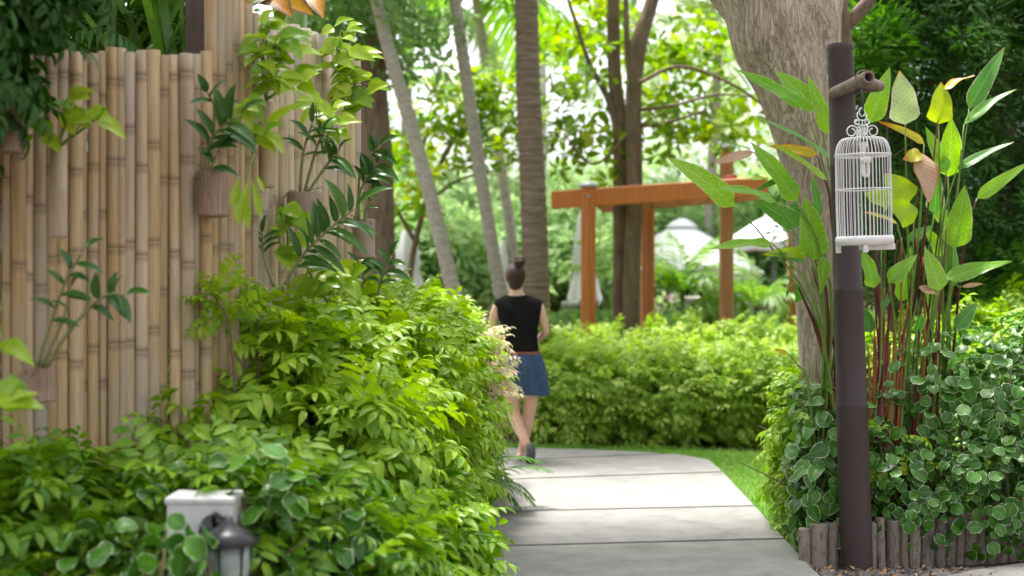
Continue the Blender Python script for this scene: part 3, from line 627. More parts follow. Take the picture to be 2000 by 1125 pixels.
# ================================================================== LEFT HEDGES
LH = [(-.90, 5.95, .58, .46, .6, .65), (-.72, 7.1, .60, .42, .8, .68), (-.60, 8.5, .60, .34, .9, .66), (-.53, 9.7, .60, .28, .75, .62), (-1.15, 5.6, .4, .3, .45, .55)]
hedge('hedge', 'tall bright lime hedge of arching leaf sprays beside the bamboo fence and path', 'hedge', LH, 6200, SPR, M['hedge'], size=(.75, 1.15), nparts=300, stems=30, up=.25, jit=.45)
Pt, Nn = sample_env(LH[:2], 500, 3, (.98, 1.12)); 
LF = [(-1.62, 4.7, .36, .42, .34, .46), (-1.02, 4.85, .34, .36, .36, .48), (-.72, 4.95, .3, .34, .4, .42), (-.45, 6.1, .22, .22, .8, .3)]
hedge('hedge', 'low dark green shrub in the near left corner in front of the fence', 'hedge', LF, 2600, SPR, M['hedge_deep'], size=(.7, 1.1), nparts=300, stems=20, up=.3, jit=.5)
hedge('sapling', 'pale reddish new shoots at the right edge of the tall hedge beside the woman', 'shrub', [(-.15, 8.9, .92, .07, .3, .24)], 80, SPR, M['blonde'], size=(.45, .75), nparts=60, stems=3, up=.5)
VL = [(-1.0, 4.6, .70, .20, .10, .2), (-.76, 4.45, .60, .14, .10, .36), (-.55, 4.7, .45, .16, .16, .30), (-1.2, 4.3, .5, .22, .12, .24), (-.97, 4.12, .76, .06, .05, .07), (-.90, 4.1, .70, .05, .05, .10), (-1.04, 4.14, .66, .06, .05, .12)]
hedge('variegated_shrub', 'round leaved shrub with pale edged leaves around the garden lantern', 'shrub', VL, 360, RND, M['variegated'], size=(.75, 1.2), nparts=240, part='leaf', stems=6, up=.1, jit=.7, shell=(.5, 1.1))
for (bx, by, tx, ty, d, lab) in ((470, 640, 420, 580, 5.3, 'thin sapling with small lime leaves in front of the fence near the tall hedge'), (520, 610, 500, 590, 5.5, 'upright lime shoot at the left end of the tall hedge')):
    c0 = P(bx, 800, d); root = empty('sapling', lab, 'shrub', (c0[0], c0[1], 0)); c = stem(root, [(c0[0], c0[1], 0), P(bx-15, 700, d), P(tx, ty, d)], [.006, .003], 'twig')
    k = 14; Pt = np.array([c[5+int(5*rng.random())-0] for _ in range(k)]); D, U = dirs(rng.normal(size=(k, 3))*.6, .5); foliage(root, Pt, D, U, SPR, M['hedge'], (.45, .7), nparts=20)
# fern-like plant at the path edge
def frond_tpl(L=1., n=22, ll=.3, lw=.03, arch=1.0, seed=0, hang=.6, rr=.006):
    r = random.Random(seed); parts = []; t = np.linspace(0, 1, 12); ang = .9*1-arch*1.8*t; pts = np.zeros((12, 3))
    for i in range(1, 12): pts[i] = pts[i-1]+np.array([0, math.cos(ang[i]), math.sin(ang[i])])*L/11
    V, Q = tube(pts, np.linspace(rr, rr*.25, 12), 4, False); parts.append(((V, np.array(Q), np.tile([.0, .2, 0.], (len(V), 1))), np.eye(3), np.zeros(3), .9))
    for k in range(n*2):
        f = .15+.85*(k//2)/(n-1); i = min(10, int(f*11)); g = min(1, f*11-i); p = pts[i]*(1-g)+pts[i+1]*g; tn = unit(pts[i+1]-pts[i]); s = 1 if k % 2 else -1
        a = (1.15-.75*f)+r.uniform(-.08, .08); d = np.array([math.sin(a)*s, math.cos(a)*tn[1], math.cos(a)*tn[2]-hang*.4]); l = ll*math.sin(PI*(.18+.78*f))**.6*r.uniform(.9, 1.1)
        parts.append((leaf(l, lw, 'strap', 3, 3, .35, hang*r.uniform(.6, 1.3)), frame(d, (0, -tn[2], 1+tn[1])), p, r.random()))
    return combine(parts)
FR = [frond_tpl(seed=i, arch=a, n=24) for i, a in enumerate((.8, 1.0, 1.25))]
FERN = [frond_tpl(.42, 11, .12, .02, a, 5, .4, .003) for a in (.7, 1.0)]
c0 = G(925, 1000); c0 = np.array([-.24, 9.1, 0]); root = empty('fern_plant', 'low fern with long strap leaflets at the path edge under the tall hedge', 'fern', c0)
for k in range(11):
    a = rng.uniform(-2.2, .6); R = frame((math.cos(a), math.sin(a), 0), (0, 0, 1)); V, Q, A = FERN[k % 2]; o = link('frond', qmesh('frond', V@R.T*rng.uniform(.85, 1.2), Q, A, M['bush'])); o.parent = root; o.location = (rng.uniform(-.1, .05), rng.uniform(-.5, .4), .12+.05*(k % 3))

# ================================================================== GARDEN LANTERN (bollard)
M['white'] = mk('white painted render', (.62, .61, .61), (.42, .41, .40), 5, .8, .15, c3=(.58, .57, .57))
M['black'] = mk('black lamp metal', (.018, .018, .02), (.03, .03, .032), 30, .35)
M['glass'] = mk('frosted lamp glass', (.30, .34, .32), (.24, .28, .26), 8, .12)
d = 4.42; c = P(400, 1125, d); root = empty('garden_lantern', 'white bollard with a black wall lantern among the leaves at lower left', 'lantern', (c[0], d, 0))
w_ = S(126, d); top = P(0, 968, d)[2]
o = MB().box((0, 0, top/2-.01), (w_, .16, top+.02), bev=.008).box((0, 0, top-.005), (w_+.012, .17, .022), bev=.005).obj('post', M['white'], None); o.parent = root
cx, cyy = S(468-400, d), -.17; z0 = P(0, 1028, 4.25)[2]
o = MB().lathe([(.0, z0+.03), (.012, z0+.028), (.016, z0+.012), (.055, z0-.015), (.095, z0-.045), (.088, z0-.05), (.05, z0-.05)], (cx, cyy, 0), 18).obj('cap', M['black'], None, True); o.parent = root
o = MB().lathe([(.062, z0-.052), (.064, z0-.12), (.05, z0-.2)], (cx, cyy, 0), 18).obj('glass', M['glass'], None, True); o.parent = root
mb = MB()
for k in range(6): a = k/6*2*PI+.3; mb.tube([(cx+.07*math.cos(a), cyy+.07*math.sin(a), z0-.05), (cx+.055*math.cos(a), cyy+.055*math.sin(a), z0-.21)], .004, 6)
mb.lathe([(.02, z0-.25), (.058, z0-.225), (.058, z0-.2), (.0, z0-.2)], (cx, cyy, 0), 14); o = mb.obj('cage', M['black'], None, True); o.parent = root
o = MB().lathe([(.0, 0), (.055, .004), (.05, .02), (.0, .028)], (cx-.055, -.08, z0-.03), 16, R=np.array([[1, 0, 0], [0, 0, -1], [0, 1, 0]])).tube(bez([(cx-.055, -.085, z0-.03), (cx-.05, -.14, z0+.03), (cx, cyy, z0+.02)], 8), .009, 8).obj('bracket', M['black'], None, True); o.parent = root

# ================================================================== WOMAN
M['skin'] = mk('skin', (.74, .46, .34), (.68, .40, .29), 12, .5)
M['hair'] = mk('dark brown hair', (.030, .010, .008), (.055, .018, .012), 30, .35, .8, stretch=(4, 4, .6))
M['black_cloth'] = mk('black cotton', (.008, .008, .008), (.015, .014, .014), 25, .95, .3, spec=.1)
M['denim'] = mk('blue denim', (.030, .060, .135), (.055, .10, .20), 30, .9, .4, c3=(.04, .078, .165))
M['belt'] = mk('tan leather', (.30, .09, .04), (.24, .07, .03), 15, .5)
M['shoe'] = mk('grey shoe', (.10, .10, .11), (.16, .15, .15), 20, .6)
M['sole'] = mk('shoe sole', (.09, .09, .10), (.13, .13, .135), 20, .7)
WD = 11.3
def wp(px, py, dy=0): q = P(px, py, WD); q[1] += dy; return q
root = empty('person', 'woman walking away in black sleeveless top and denim skirt with hair in a bun', 'person', (*wp(1018, 900)[:2], .032))
ro = np.array(root.location)
def skin(name, verts, edges, radii, mat, sub=2, rootv=0):
    me = bpy.data.meshes.new(name); me.from_pydata([tuple(np.array(v)-ro) for v in verts], edges, []); ob = bpy.data.objects.new(name, me); COL.objects.link(ob)
    md = ob.modifiers.new('s', 'SKIN'); md.use_smooth_shade = True
    for i, r in enumerate(radii):
        r = r if isinstance(r, tuple) else (r, r); sv = me.skin_vertices[0].data[i]; sv.radius = r; sv.use_root = (i == rootv)
    m2 = ob.modifiers.new('d', 'SUBSURF'); m2.levels = sub; m2.render_levels = sub
    dg = bpy.context.evaluated_depsgraph_get(); nm = bpy.data.meshes.new_from_object(ob.evaluated_get(dg)); nm.name = name
    bpy.data.objects.remove(ob); nm.materials.clear(); nm.materials.append(mat); nm.polygons.foreach_set('use_smooth', np.ones(len(nm.polygons), bool))
    o = link(name, nm); o.parent = root; return o
V = []; E = []; Rr = []
def jt(p, r, par=None):
    V.append(np.array(p)); Rr.append(r)
    if par is not None: E.append((par, len(V)-1))
    return len(V)-1
hip = jt(wp(1024, 715), (.13, .10)); wst = jt(wp(1018, 668), (.105, .08), hip); rib = jt(wp(1014, 635), (.12, .09), wst); chs = jt(wp(1012, 600), (.12, .085), rib)
nk0 = jt(wp(1009, 581), .062, chs); nk1 = jt(wp(1008, 568, -.0), .047, nk0); hd0 = jt(wp(1007, 556, .01), (.055, .06), nk1); hd1 = jt(wp(1007, 540, .015), (.072, .088), hd0); hd2 = jt(wp(1008, 524, .01), (.06, .075), hd1)
for s, sh, el, wr, hn in ((-1, (972, 596), (957, 652), (985, 668), (1003, 664)), (1, (1052, 596), (1067, 648), (1050, 668), (1030, 664))):
    a = jt(wp(*sh), .052, chs); a2 = jt((wp(*sh)+wp(*el, .03))/2, .043, a); b = jt(wp(*el, .04), .036, a2); c = jt(wp(*wr, .2), .025, b); h = jt(wp(*hn, .27), (.035, .02), c)
    for k in range(5):
        f0 = wp(*hn, .27)+np.array([-s*.02, .02, .03-.015*k]); fi = jt(f0, .009, h); jt(f0+np.array([-s*(.035 if k < 4 else .0), .02, -.01+(.03 if k == 0 else 0)]), .008, fi)
hl = jt(wp(1002, 745), .085, hip); kl = jt(wp(1001, 800, .02), .056, hl); cl = jt(wp(1013, 832, -.06), (.05, .052), kl); al = jt(wp(1030, 866, -.16), .03, cl); fl = jt(wp(1034, 878, -.13), .028, al); tl = jt(wp(1035, 897, -.02), (.03, .025), fl)
hr = jt(wp(1040, 745), .085, hip); kr = jt(wp(1034, 808, .05), .054, hr); cr = jt(wp(1028, 840, .04), (.046, .05), kr); ar = jt(wp(1018, 888, .06), .028, cr); jt(wp(1011, 900, .0), .03, ar); 
skin('body', V, E, Rr, M['skin'])
# face on the head (turned away from the camera)
hc = wp(1007, 542, .015)-ro
o = MB().lathe([(0, -.03), (.012, -.02), (.016, -.008), (.008, .012), (0, .02)], hc+[0, .10, -.01], 8).obj('nose', M['skin'], None, True); o.parent = root
for s in (-1, 1):
    o = MB().lathe([(0, -.028), (.012, -.02), (.016, 0), (.02, .015), (.01, .03), (0, .032)], hc+[s*.076, .0, -.01], 8, .5, 1).obj('ear', M['skin'], None, True); o.parent = root
    o = MB().lathe([(0, -.012), (.01, -.008), (.013, 0), (.01, .008), (0, .012)], hc+[s*.03, .082, .012], 8).obj('eye', M['white'], None, True); o.parent = root
o = MB().lathe([(0, -.006), (.02, -.003), (.022, 0), (.018, .004), (0, .006)], hc+[0, .083, -.05], 10, 1, .5).obj('mouth', M['belt'], None, True); o.parent = root
def ellip(mb, c, r, seg=16, rings=10, jit=0, flat=None):
    Vv = []; 
    for i in range(rings+1):
        th = PI*i/rings
        for k in range(seg):
            a = k/seg*2*PI; q = np.array([r[0]*math.sin(th)*math.cos(a), r[1]*math.sin(th)*math.sin(a), r[2]*math.cos(th)])*(1+jit*math.sin(a*7+th*3))
            if flat and q[1] > flat: q[1] = flat
            Vv.append(q+np.array(c))
    return mb.add(Vv, [(i*seg+k, (i+1)*seg+k, (i+1)*seg+(k+1) % seg, i*seg+(k+1) % seg) for i in range(rings) for k in range(seg)])
mb = ellip(MB(), hc+[.002, -.022, .022], (.084, .098, .100), 24, 14, .018, .05); ellip(mb, hc+[.0, -.04, -.045], (.058, .055, .06), 18, 8, .02)
o = mb.obj('hair', M['hair'], None, True); o.parent = root
bun = wp(1014, 513, -.05)-ro
mb = ellip(MB(), bun, (.048, .045, .040), 18, 10, .05)
for k in range(3): mb.tube([bun+np.array([math.cos(a)*.04, math.sin(a)*.04*math.cos(k), math.sin(a)*.032+.004*k]) for a in np.linspace(0, 2*PI, 14)], .009, 6)
o = mb.obj('hair_bun', M['hair'], None, True); o.parent = root
# top: loft following the torso
def loft(name, rows, mat, seg=28, thick=.006, fn=None, close_top=False):
    Vv = []
    for (cx, z, rx, ry, yo) in rows:
        for k in range(seg):
            a = k/seg*2*PI; ca, sa = math.cos(a), math.sin(a); x = abs(ca)**.85*np.sign(ca)*rx; y = abs(sa)**.85*np.sign(sa)*ry
            p = np.array([cx+x, WD+y+yo, z]); 
            if fn: p = fn(p, a, z)
            Vv.append(p-ro)
    m = len(rows); F = [(i*seg+k, i*seg+(k+1) % seg, (i+1)*seg+(k+1) % seg, (i+1)*seg+k) for i in range(m-1) for k in range(seg)]
    o = link(name, pmesh(name, Vv, F, mat, True)); md = o.modifiers.new('t', 'SOLIDIFY'); md.thickness = thick; md.offset = 0; o.parent = root
    m3 = o.modifiers.new('s', 'SUBSURF'); m3.levels = 1; m3.render_levels = 1; return o
zy = lambda py: P(0, py, WD)[2]; xx = lambda px: P(px, 540, WD)[0]
def wr(p, a, z): return p+np.array([.006*math.sin(5*a+z*22), .008*math.sin(4*a+z*31), .004*math.sin(z*40+a*3)])
loft('top', [(xx(1020), zy(695), .135, .112, 0), (xx(1019), zy(680), .128, .106, 0), (xx(1018), zy(662), .126, .100, 0), (xx(1016), zy(640), .142, .108, 0), (xx(1014), zy(620), .165, .116, 0), (xx(1013), zy(603), .184, .112, 0), (xx(1012), zy(591), .192, .095, 0), (xx(1011), zy(583), .165, .082, 0), (xx(1010), zy(579), .115, .072, 0), (xx(1009), zy(577), .085, .066, 0)], M['black_cloth'], fn=wr)
for s, sh in ((-1, 975), (1, 1049)):
    q = wp(sh, 594)-ro; mb = ellip(MB(), q, (.044, .060, .048), 16, 8); o = mb.obj('sleeve', M['black_cloth'], None, True); o.parent = root
def flare(p, a, z): k = max(0, (.86-z)/.3); return p+np.array([math.cos(a)*.012*k*math.sin(6*a), 0, .006*k*math.sin(3*a)])
loft('skirt', [(xx(1021), zy(688), .140, .115, 0), (xx(1022), zy(700), .155, .125, 0), (xx(1024), zy(720), .172, .138, 0), (xx(1026), zy(745), .178, .138, .01), (xx(1028), zy(765), .184, .135, .02), (xx(1028), zy(772), .184, .134, .02)], M['denim'], fn=flare)
loft('belt', [(xx(1021), zy(691), .145, .119, 0), (xx(1021), zy(686), .141, .116, 0)], M['belt'], thick=.008)
mb = MB(); mb.tube([np.array([xx(1022), WD-.118, zy(692)])-ro, np.array([xx(1025), WD-.141, zy(722)])-ro, np.array([xx(1028), WD-.122, zy(770)])-ro], .003, 5)
mb.tube(bez([np.array([xx(1022)+x, WD-.125+abs(x)**2*4.4, zy(706)-abs(x)*.1])-ro for x in (-.13, -.07, 0, .07, .13)], 12), .003, 5); o = mb.obj('seam', mk('seam thread', (.14, .17, .24), (.10, .13, .20), 20, .8), None, True); o.parent = root
# shoes
def shoe(pts, wdt, hgt, name='shoe'):
    c = bez([np.array(p)-ro for p in pts], 9); Vv = []; seg = 12; up = None; T = np.gradient(c, axis=0)
    for i in range(9):
        f = i/8; w_ = wdt*(.55+.45*math.sin(PI*(.15+.75*f)))*(1 if i < 8 else .5); h = hgt*(1-.45*f); t = unit(T[i]); x = unit(np.cross(t, (0, 0, 1) if abs(t[2]) < .8 else (0, 1, 0))); z = np.cross(x, t)
        for k in range(seg): a = k/seg*2*PI; Vv.append(c[i]+x*w_*math.cos(a)+z*h*max(-.55, math.sin(a)))
    F = [(i*seg+k, i*seg+(k+1) % seg, (i+1)*seg+(k+1) % seg, (i+1)*seg+k) for i in range(8) for k in range(seg)]+[tuple(range(seg))[::-1], tuple(range(8*seg, 9*seg))]
    o = link(name, pmesh(name, Vv, F, M['shoe'], True)); o.parent = root; return o
shoe([wp(1021, 900, -.03), wp(1012, 903, .03), wp(1003, 905, .1), wp(996, 906, .18)], .042, .035)
s_ = shoe([wp(1034, 864, -.2), wp(1036, 876, -.17), wp(1035, 893, -.10), wp(1033, 907, .0)], .040, .035)
o = link('sole', pmesh('sole', *(lambda mb: (mb.V, mb.F))(MB().tube([wp(1035, 862, -.225)-ro, wp(1037, 872, -.215)-ro, wp(1036, 886, -.17)-ro, wp(1034, 900, -.10)-ro, wp(1032, 908, -.05)-ro], [.026, .034, .036, .042, .025], 12)), M['sole'], True)); o.parent = root; o.scale = (1, 1, 1)

# ================================================================== RIGHT SIDE: POLE, BIRDCAGE
pd = 7.36
foot = G(1674, 1106); topp = P(1641, 86, pd-.02); L = np.linalg.norm(topp-foot)
root = empty('lamp_pole', 'tall dark brown painted bamboo pole holding the white birdcage lamp', 'pole', foot)
nodes = [(1110, 62), (1090, 61), (800, 61), (796, 65), (790, 60), (572, 57), (567, 61), (562, 55), (330, 53), (326, 56), (322, 53), (100, 49), (96, 53), (88, 52), (86, 50)]
mb = MB(); rows = []
for py, wd in nodes:
    f = (1110-py)/(1110-86); q = foot+(topp-foot)*f; rows.append((q-foot, S(wd, pd)/2))
rows[0] = (rows[0][0]-np.array([0, 0, .1]), rows[0][1])
Vv, Q = tube([r[0] for r in rows], [r[1] for r in rows], 24, False); A = []
for py, wd in nodes: A += [(0.6 if py in (796, 790, 567, 562, 326, 322) else 0, 0, 0)]*24
o = link('pole', qmesh('pole', Vv, Q, A, M['pole'])); o.parent = root
te = topp-foot; r0 = S(50, pd)/2
o = MB().lathe([(r0, -.002), (r0*.8, .0), (r0*.78, -.06), (0, -.06)], te, 24).obj('cut_end', M['pole'], None, True); o.parent = root
# crossbar pointing at the camera, with the wire loop
ce = P(1697, 150, 6.92); cs = P(1632, 180, 7.28)
ax = unit(ce-cs); mb = MB(); Vv, Q = tube([cs-ax*.02, cs+(ce-cs)*.5, ce], [.03, .031, .031], 16, False); mb.add(Vv, Q)
Vv, Q = tube([ce, ce-ax*.1], [.022, .021], 16, False); mb.add(Vv, Q); n0 = mb.n
fr = frame(ax, (0, 0, 1))
ringV = [ce+fr@np.array([math.cos(a)*r, 0, math.sin(a)*r]) for r in (.031, .022) for a in np.linspace(0, 2*PI, 17)[:-1]]
mb.add(ringV, [(k, (k+1) % 16, 16+(k+1) % 16, 16+k) for k in range(16)]); mb.V = [tuple(np.array(v)-foot) for v in mb.V]
M['drift'] = mk('weathered bamboo end', (.16, .11, .09), (.26, .20, .17), 14, .7, .3)
o = mb.obj('crossbar', M['drift'], None, True); o.parent = root
b0, b1 = P(1700, 148, 6.98)-foot, P(1720, 165, 7.35)-foot
mb = MB().tube([P(1690, 160, 7.05)-foot, P(1718, 168, 7.3)-foot, P(1660, 175, 7.4)-foot], [.03, .028, .028], 12); o = mb.obj('rear_bar', M['drift'], None, True); o.parent = root
wr_ = []
cw = ce-ax*.05
for k in range(40): a = k/39*4*PI; wr_.append(cw+fr@np.array([math.cos(a)*.043, -.01+.02*k/39, math.sin(a)*.043])-foot)
o = MB().tube(wr_, .0022, 6).obj('wire_loop', M['drift'], None, True); o.parent = root

M['cage'] = mk('white painted wire', (.78, .77, .78), (.70, .69, .70), 30, .4)
M['bulb'] = mk('white bulb glass', (.82, .82, .80), (.8, .8, .78), 5, .15)
cd = 6.92; cbase = P(1689, 478, cd); Hc = S(478-270, cd); rc = S(108, cd)/2
root = empty('birdcage_lamp', 'white wire birdcage with a light bulb inside hanging from the dark bamboo pole', 'birdcage', cbase)
root.rotation_euler = (math.radians(.5), math.radians(-1.6), .1)
nb = 44; z1 = S(15, cd); zr = S(478-303, cd)
barp = [(rc*.97, z1), (rc*.985, zr*.5), (rc*.97, zr)]+[(rc*(.62+.35*math.cos(t)), zr+(Hc-zr)*math.sin(t)) for t in np.linspace(.2, PI/2, 7)]+[(rc*.3, Hc*1.004), (rc*.06, Hc*1.008)]
bm = MB().tube([(r, 0, z) for r, z in barp], .0018, 5, False); bme = pmesh('bar', bm.V, bm.F, M['cage'], True)
for k in range(nb):
    o = bpy.data.objects.new('bar', bme); COL.objects.link(o); o.parent = root; o.rotation_euler = (0, 0, k/nb*2*PI+random.uniform(-.02, .02))
def ring(r, z, t=.003, n=40): return [(r*math.cos(a), r*math.sin(a), z) for a in np.linspace(0, 2*PI, n)]
for z, r in ((zr, rc*1.0), (zr-.006, rc*.985), (S(478-370, cd), rc*1.0)):
    o = MB().tube(ring(r, z), .0028, 6, False).obj('ring', M['cage'], None, True); o.parent = root
o = MB().lathe([(rc*.90, -.002), (rc*1.03, 0), (rc*1.04, z1*.8), (rc*1.0, z1*1.15), (rc*.93, z1*1.15), (rc*.92, z1*.4), (0, z1*.35)], sides=40).obj('base', M['cage'], None, True); o.parent = root
o = MB().box((rc*.42, -rc*.1, -.012), (rc*1.05, rc*.9, .03), bev=.004).obj('tray', M['cage'], None); o.parent = root
for a in (2.8, 1.2, 4.4): o = MB().box((rc*.93*math.cos(a), rc*.93*math.sin(a), -.018), (.024, .018, .04), bev=.003).obj('foot', M['cage'], None); o.parent = root
def spiral(cx, cz, s, R0=.034, turns=1.4, y=0): return [(cx+s*R0*(1-.62*t)*math.cos(-.9+turns*2*PI*t), y, cz+R0*(1-.62*t)*math.sin(-.9+turns*2*PI*t)) for t in np.linspace(0, 1, 26)]
for s, y in ((-1, 0), (1, 0), (1, 1), (-1, 1)):
    pts = spiral(s*.052, Hc+.032, -s)
    if y: pts = [(0*p[0]+p[1], p[0], p[2]) for p in pts]
    o = MB().tube(bez([pts[0]]+pts[1:], 40), .003, 6).obj('scroll', M['cage'], None, True); o.parent = root
for s, (w0, h0, zc) in ((1, (.034, .014, .075)), (1, (.024, .024, .108)), (-1, (.02, .02, .126))):
    o = MB().tube([(w0*math.cos(a), w0*.35*math.sin(a) if s > 0 else .02*math.cos(a), Hc+zc+h0*math.sin(a)) for a in np.linspace(0, 2*PI, 22)], .003, 6, False).obj('loop', M['cage'], None, True); o.parent = root
for s in (-1, 1): o = MB().tube([(s*.026+.012*math.cos(a), 0, Hc+.078+.012*math.sin(a)) for a in np.linspace(0, 2*PI, 14)], .0028, 6, False).obj('loop', M['cage'], None, True); o.parent = root
o = MB().tube([(0, 0, Hc), (0, 0, Hc+.05), (.002, 0, Hc+.09)], .003, 6).obj('neck', M['cage'], None, True); o.parent = root
o = MB().tube(bez([(.0, 0, Hc+.118), (.008, 0, Hc+.15), (.006, 0, Hc+.19), (.004, .01, Hc+.235)], 10), .0045, 6).tube([(.01*math.cos(a), 0, Hc+.125+.012*math.sin(a)) for a in np.linspace(0, 2*PI, 12)], .0035, 6, False).obj('hook', M['black'], None, True); o.parent = root
bx = .022
o = MB().tube([(bx, 0, Hc-.002), (bx, 0, Hc-.04)], .003, 6).lathe([(0, -.035), (.014, -.03), (.015, .0), (.022, .03), (.02, .035), (0, .036)], (bx-.02, 0, Hc-.055), 14).obj('socket', M['cage'], None, True); o.parent = root
mb = MB().lathe([(0, -.008), (.026, -.006), (.027, .016), (.018, .024), (0, .026)], (bx-.008, 0, Hc-.115), 18)
for dx, dy in ((-.012, 0), (.012, 0), (0, .012)): mb.tube(bez([(bx-.008+dx, dy, Hc-.118), (bx-.008+dx, dy, Hc-.175), (bx-.008+dx*.3, dy*.3, Hc-.185)], 8), .0088, 8)
o = mb.obj('bulb', M['bulb'], None, True); o.parent = root
# ================================================================== LARGE-LEAVED CANNA CLUMPS: every leaf and stalk its own part
def clump(name, label, leaves, foot, d0, seed, extra=()):
    R_ = random.Random(seed); root = empty(name, label, 'plant', (foot[0], foot[1], 0))
    for it in leaves:
        (bx, by), (tx, ty), wpx, mat = it[:4]; via = it[4] if len(it) > 4 else None; dd = d0+(it[5] if len(it) > 5 else R_.uniform(-.15, .15)); face = it[6] if len(it) > 6 else None
        b = P(bx, by, dd); tp = P(tx, ty, dd+R_.uniform(-.1, .05)); L = np.linalg.norm(tp-b)
        up = np.array(face) if face else np.array([R_.uniform(-.3, .3), -1, R_.uniform(.2, .5)])
        pl = 'canna' if mat != 'dry' else 'lance'
        place_leaf(root, None, b, tp, mat, W=S(wpx*1.2, dd), kind=pl, fold=R_.uniform(.08, .22), droop=R_.uniform(.2, .6), wave=R_.choice((.1, .2, .3)), upv=up, n=12, cols=7)
        if via is not False:
            f = np.array([foot[0]+R_.uniform(-.2, .2), foot[1]+R_.uniform(-.12, .12), 0]); pts = [f]
            if via: pts += [P(*q, dd+.02) for q in via]
            else: pts += [f*.5+b*.5+np.array([(b[0]-f[0])*-.12, 0, .1])]
            pts.append(b); stem(root, pts, [.011, .0065, .0035], R_.choice(('stem_r', 'stem_g', 'stem_g', 'stem_g')), 'stalk', 14, 7)
    for pts, r, mat in extra:
        stem(root, [P(*q, d0+.02*i) for i, q in enumerate(pts)], r, mat, 'stalk', 14, 8)
    return root
Lf = [((1433, 403), (1303, 308), 50, 'thalia', [(1600, 640), (1500, 475)]), ((1557, 393), (1466, 277), 42, 'thalia', [(1625, 600), (1580, 460)], -.1), ((1514, 393), (1398, 368), 32, 'thalia', [(1610, 610), (1560, 470)], -.12, (.1, -.6, .8)),
      ((1560, 442), (1470, 388), 42, 'thalia_dark', [(1612, 600)], .05), ((1508, 476), (1384, 487), 27, 'thalia', [(1600, 620), (1540, 510)], -.1, (.1, -.7, .7)), ((1592, 508), (1572, 384), 60, 'thalia', [(1618, 620)], -.1),
      ((1582, 492), (1488, 497), 22, 'thalia_lime', [(1616, 620)], -.05), ((1572, 510), (1500, 494), 16, 'thalia_dark', [(1612, 640)], 0), ((1616, 352), (1500, 276), 26, 'thalia_lime', [(1640, 600), (1625, 440)], -.1, (.2, -.6, .8)),
      ((1472, 297), (1392, 320), 18, 'dry', [(1610, 560), (1560, 400)], -.1), ((1572, 208), (1440, 136), 28, 'thalia', [(1650, 560), (1610, 330)], 0), ((1596, 214), (1514, 138), 44, 'thalia', [(1648, 520), (1618, 320)], .1),
      ((1620, 262), (1578, 146), 30, 'thalia', [(1650, 520)], .05), ((1626, 312), (1470, 227), 24, 'thalia_dark', [(1648, 600)], -.1, (.2, -.5, .9)), ((1532, 358), (1452, 352), 20, 'thalia_lime', [(1600, 520)], 0, (.1, -.4, .9)), ((1535, 345), (1470, 375), 14, 'thalia_dark', [(1600, 520)], .03),
      ((1596, 302), (1500, 285), 22, 'thalia_yellow', [(1630, 480)], .02), ((1610, 500), (1602, 575), 26, 'thalia', False, -.1), ((1570, 440), (1540, 395), 34, 'thalia_dark', False, .15), ((1598, 425), (1585, 340), 20, 'thalia_dark', [(1625, 600)], .1),
      ((1560, 590), (1552, 550), 22, 'thalia_dark', False, .1), ((1537, 690), (1512, 682), 10, 'thalia_yellow', [(1580, 760), (1560, 715)], -.1)]
foot = np.array([P(1640, 900, 7.85)[0], 7.85])
clump('canna_clump', 'big green paddle leaves on long stalks left of the brown pole before the tree trunk', Lf, foot, 7.62, 5,
      [([(1640, 980), (1632, 800), (1600, 660), (1560, 560)], [.02, .016, .005], 'stem_r'), ([(1655, 960), (1650, 760), (1620, 640), (1585, 520)], [.016, .011, .004], 'stem_r')])
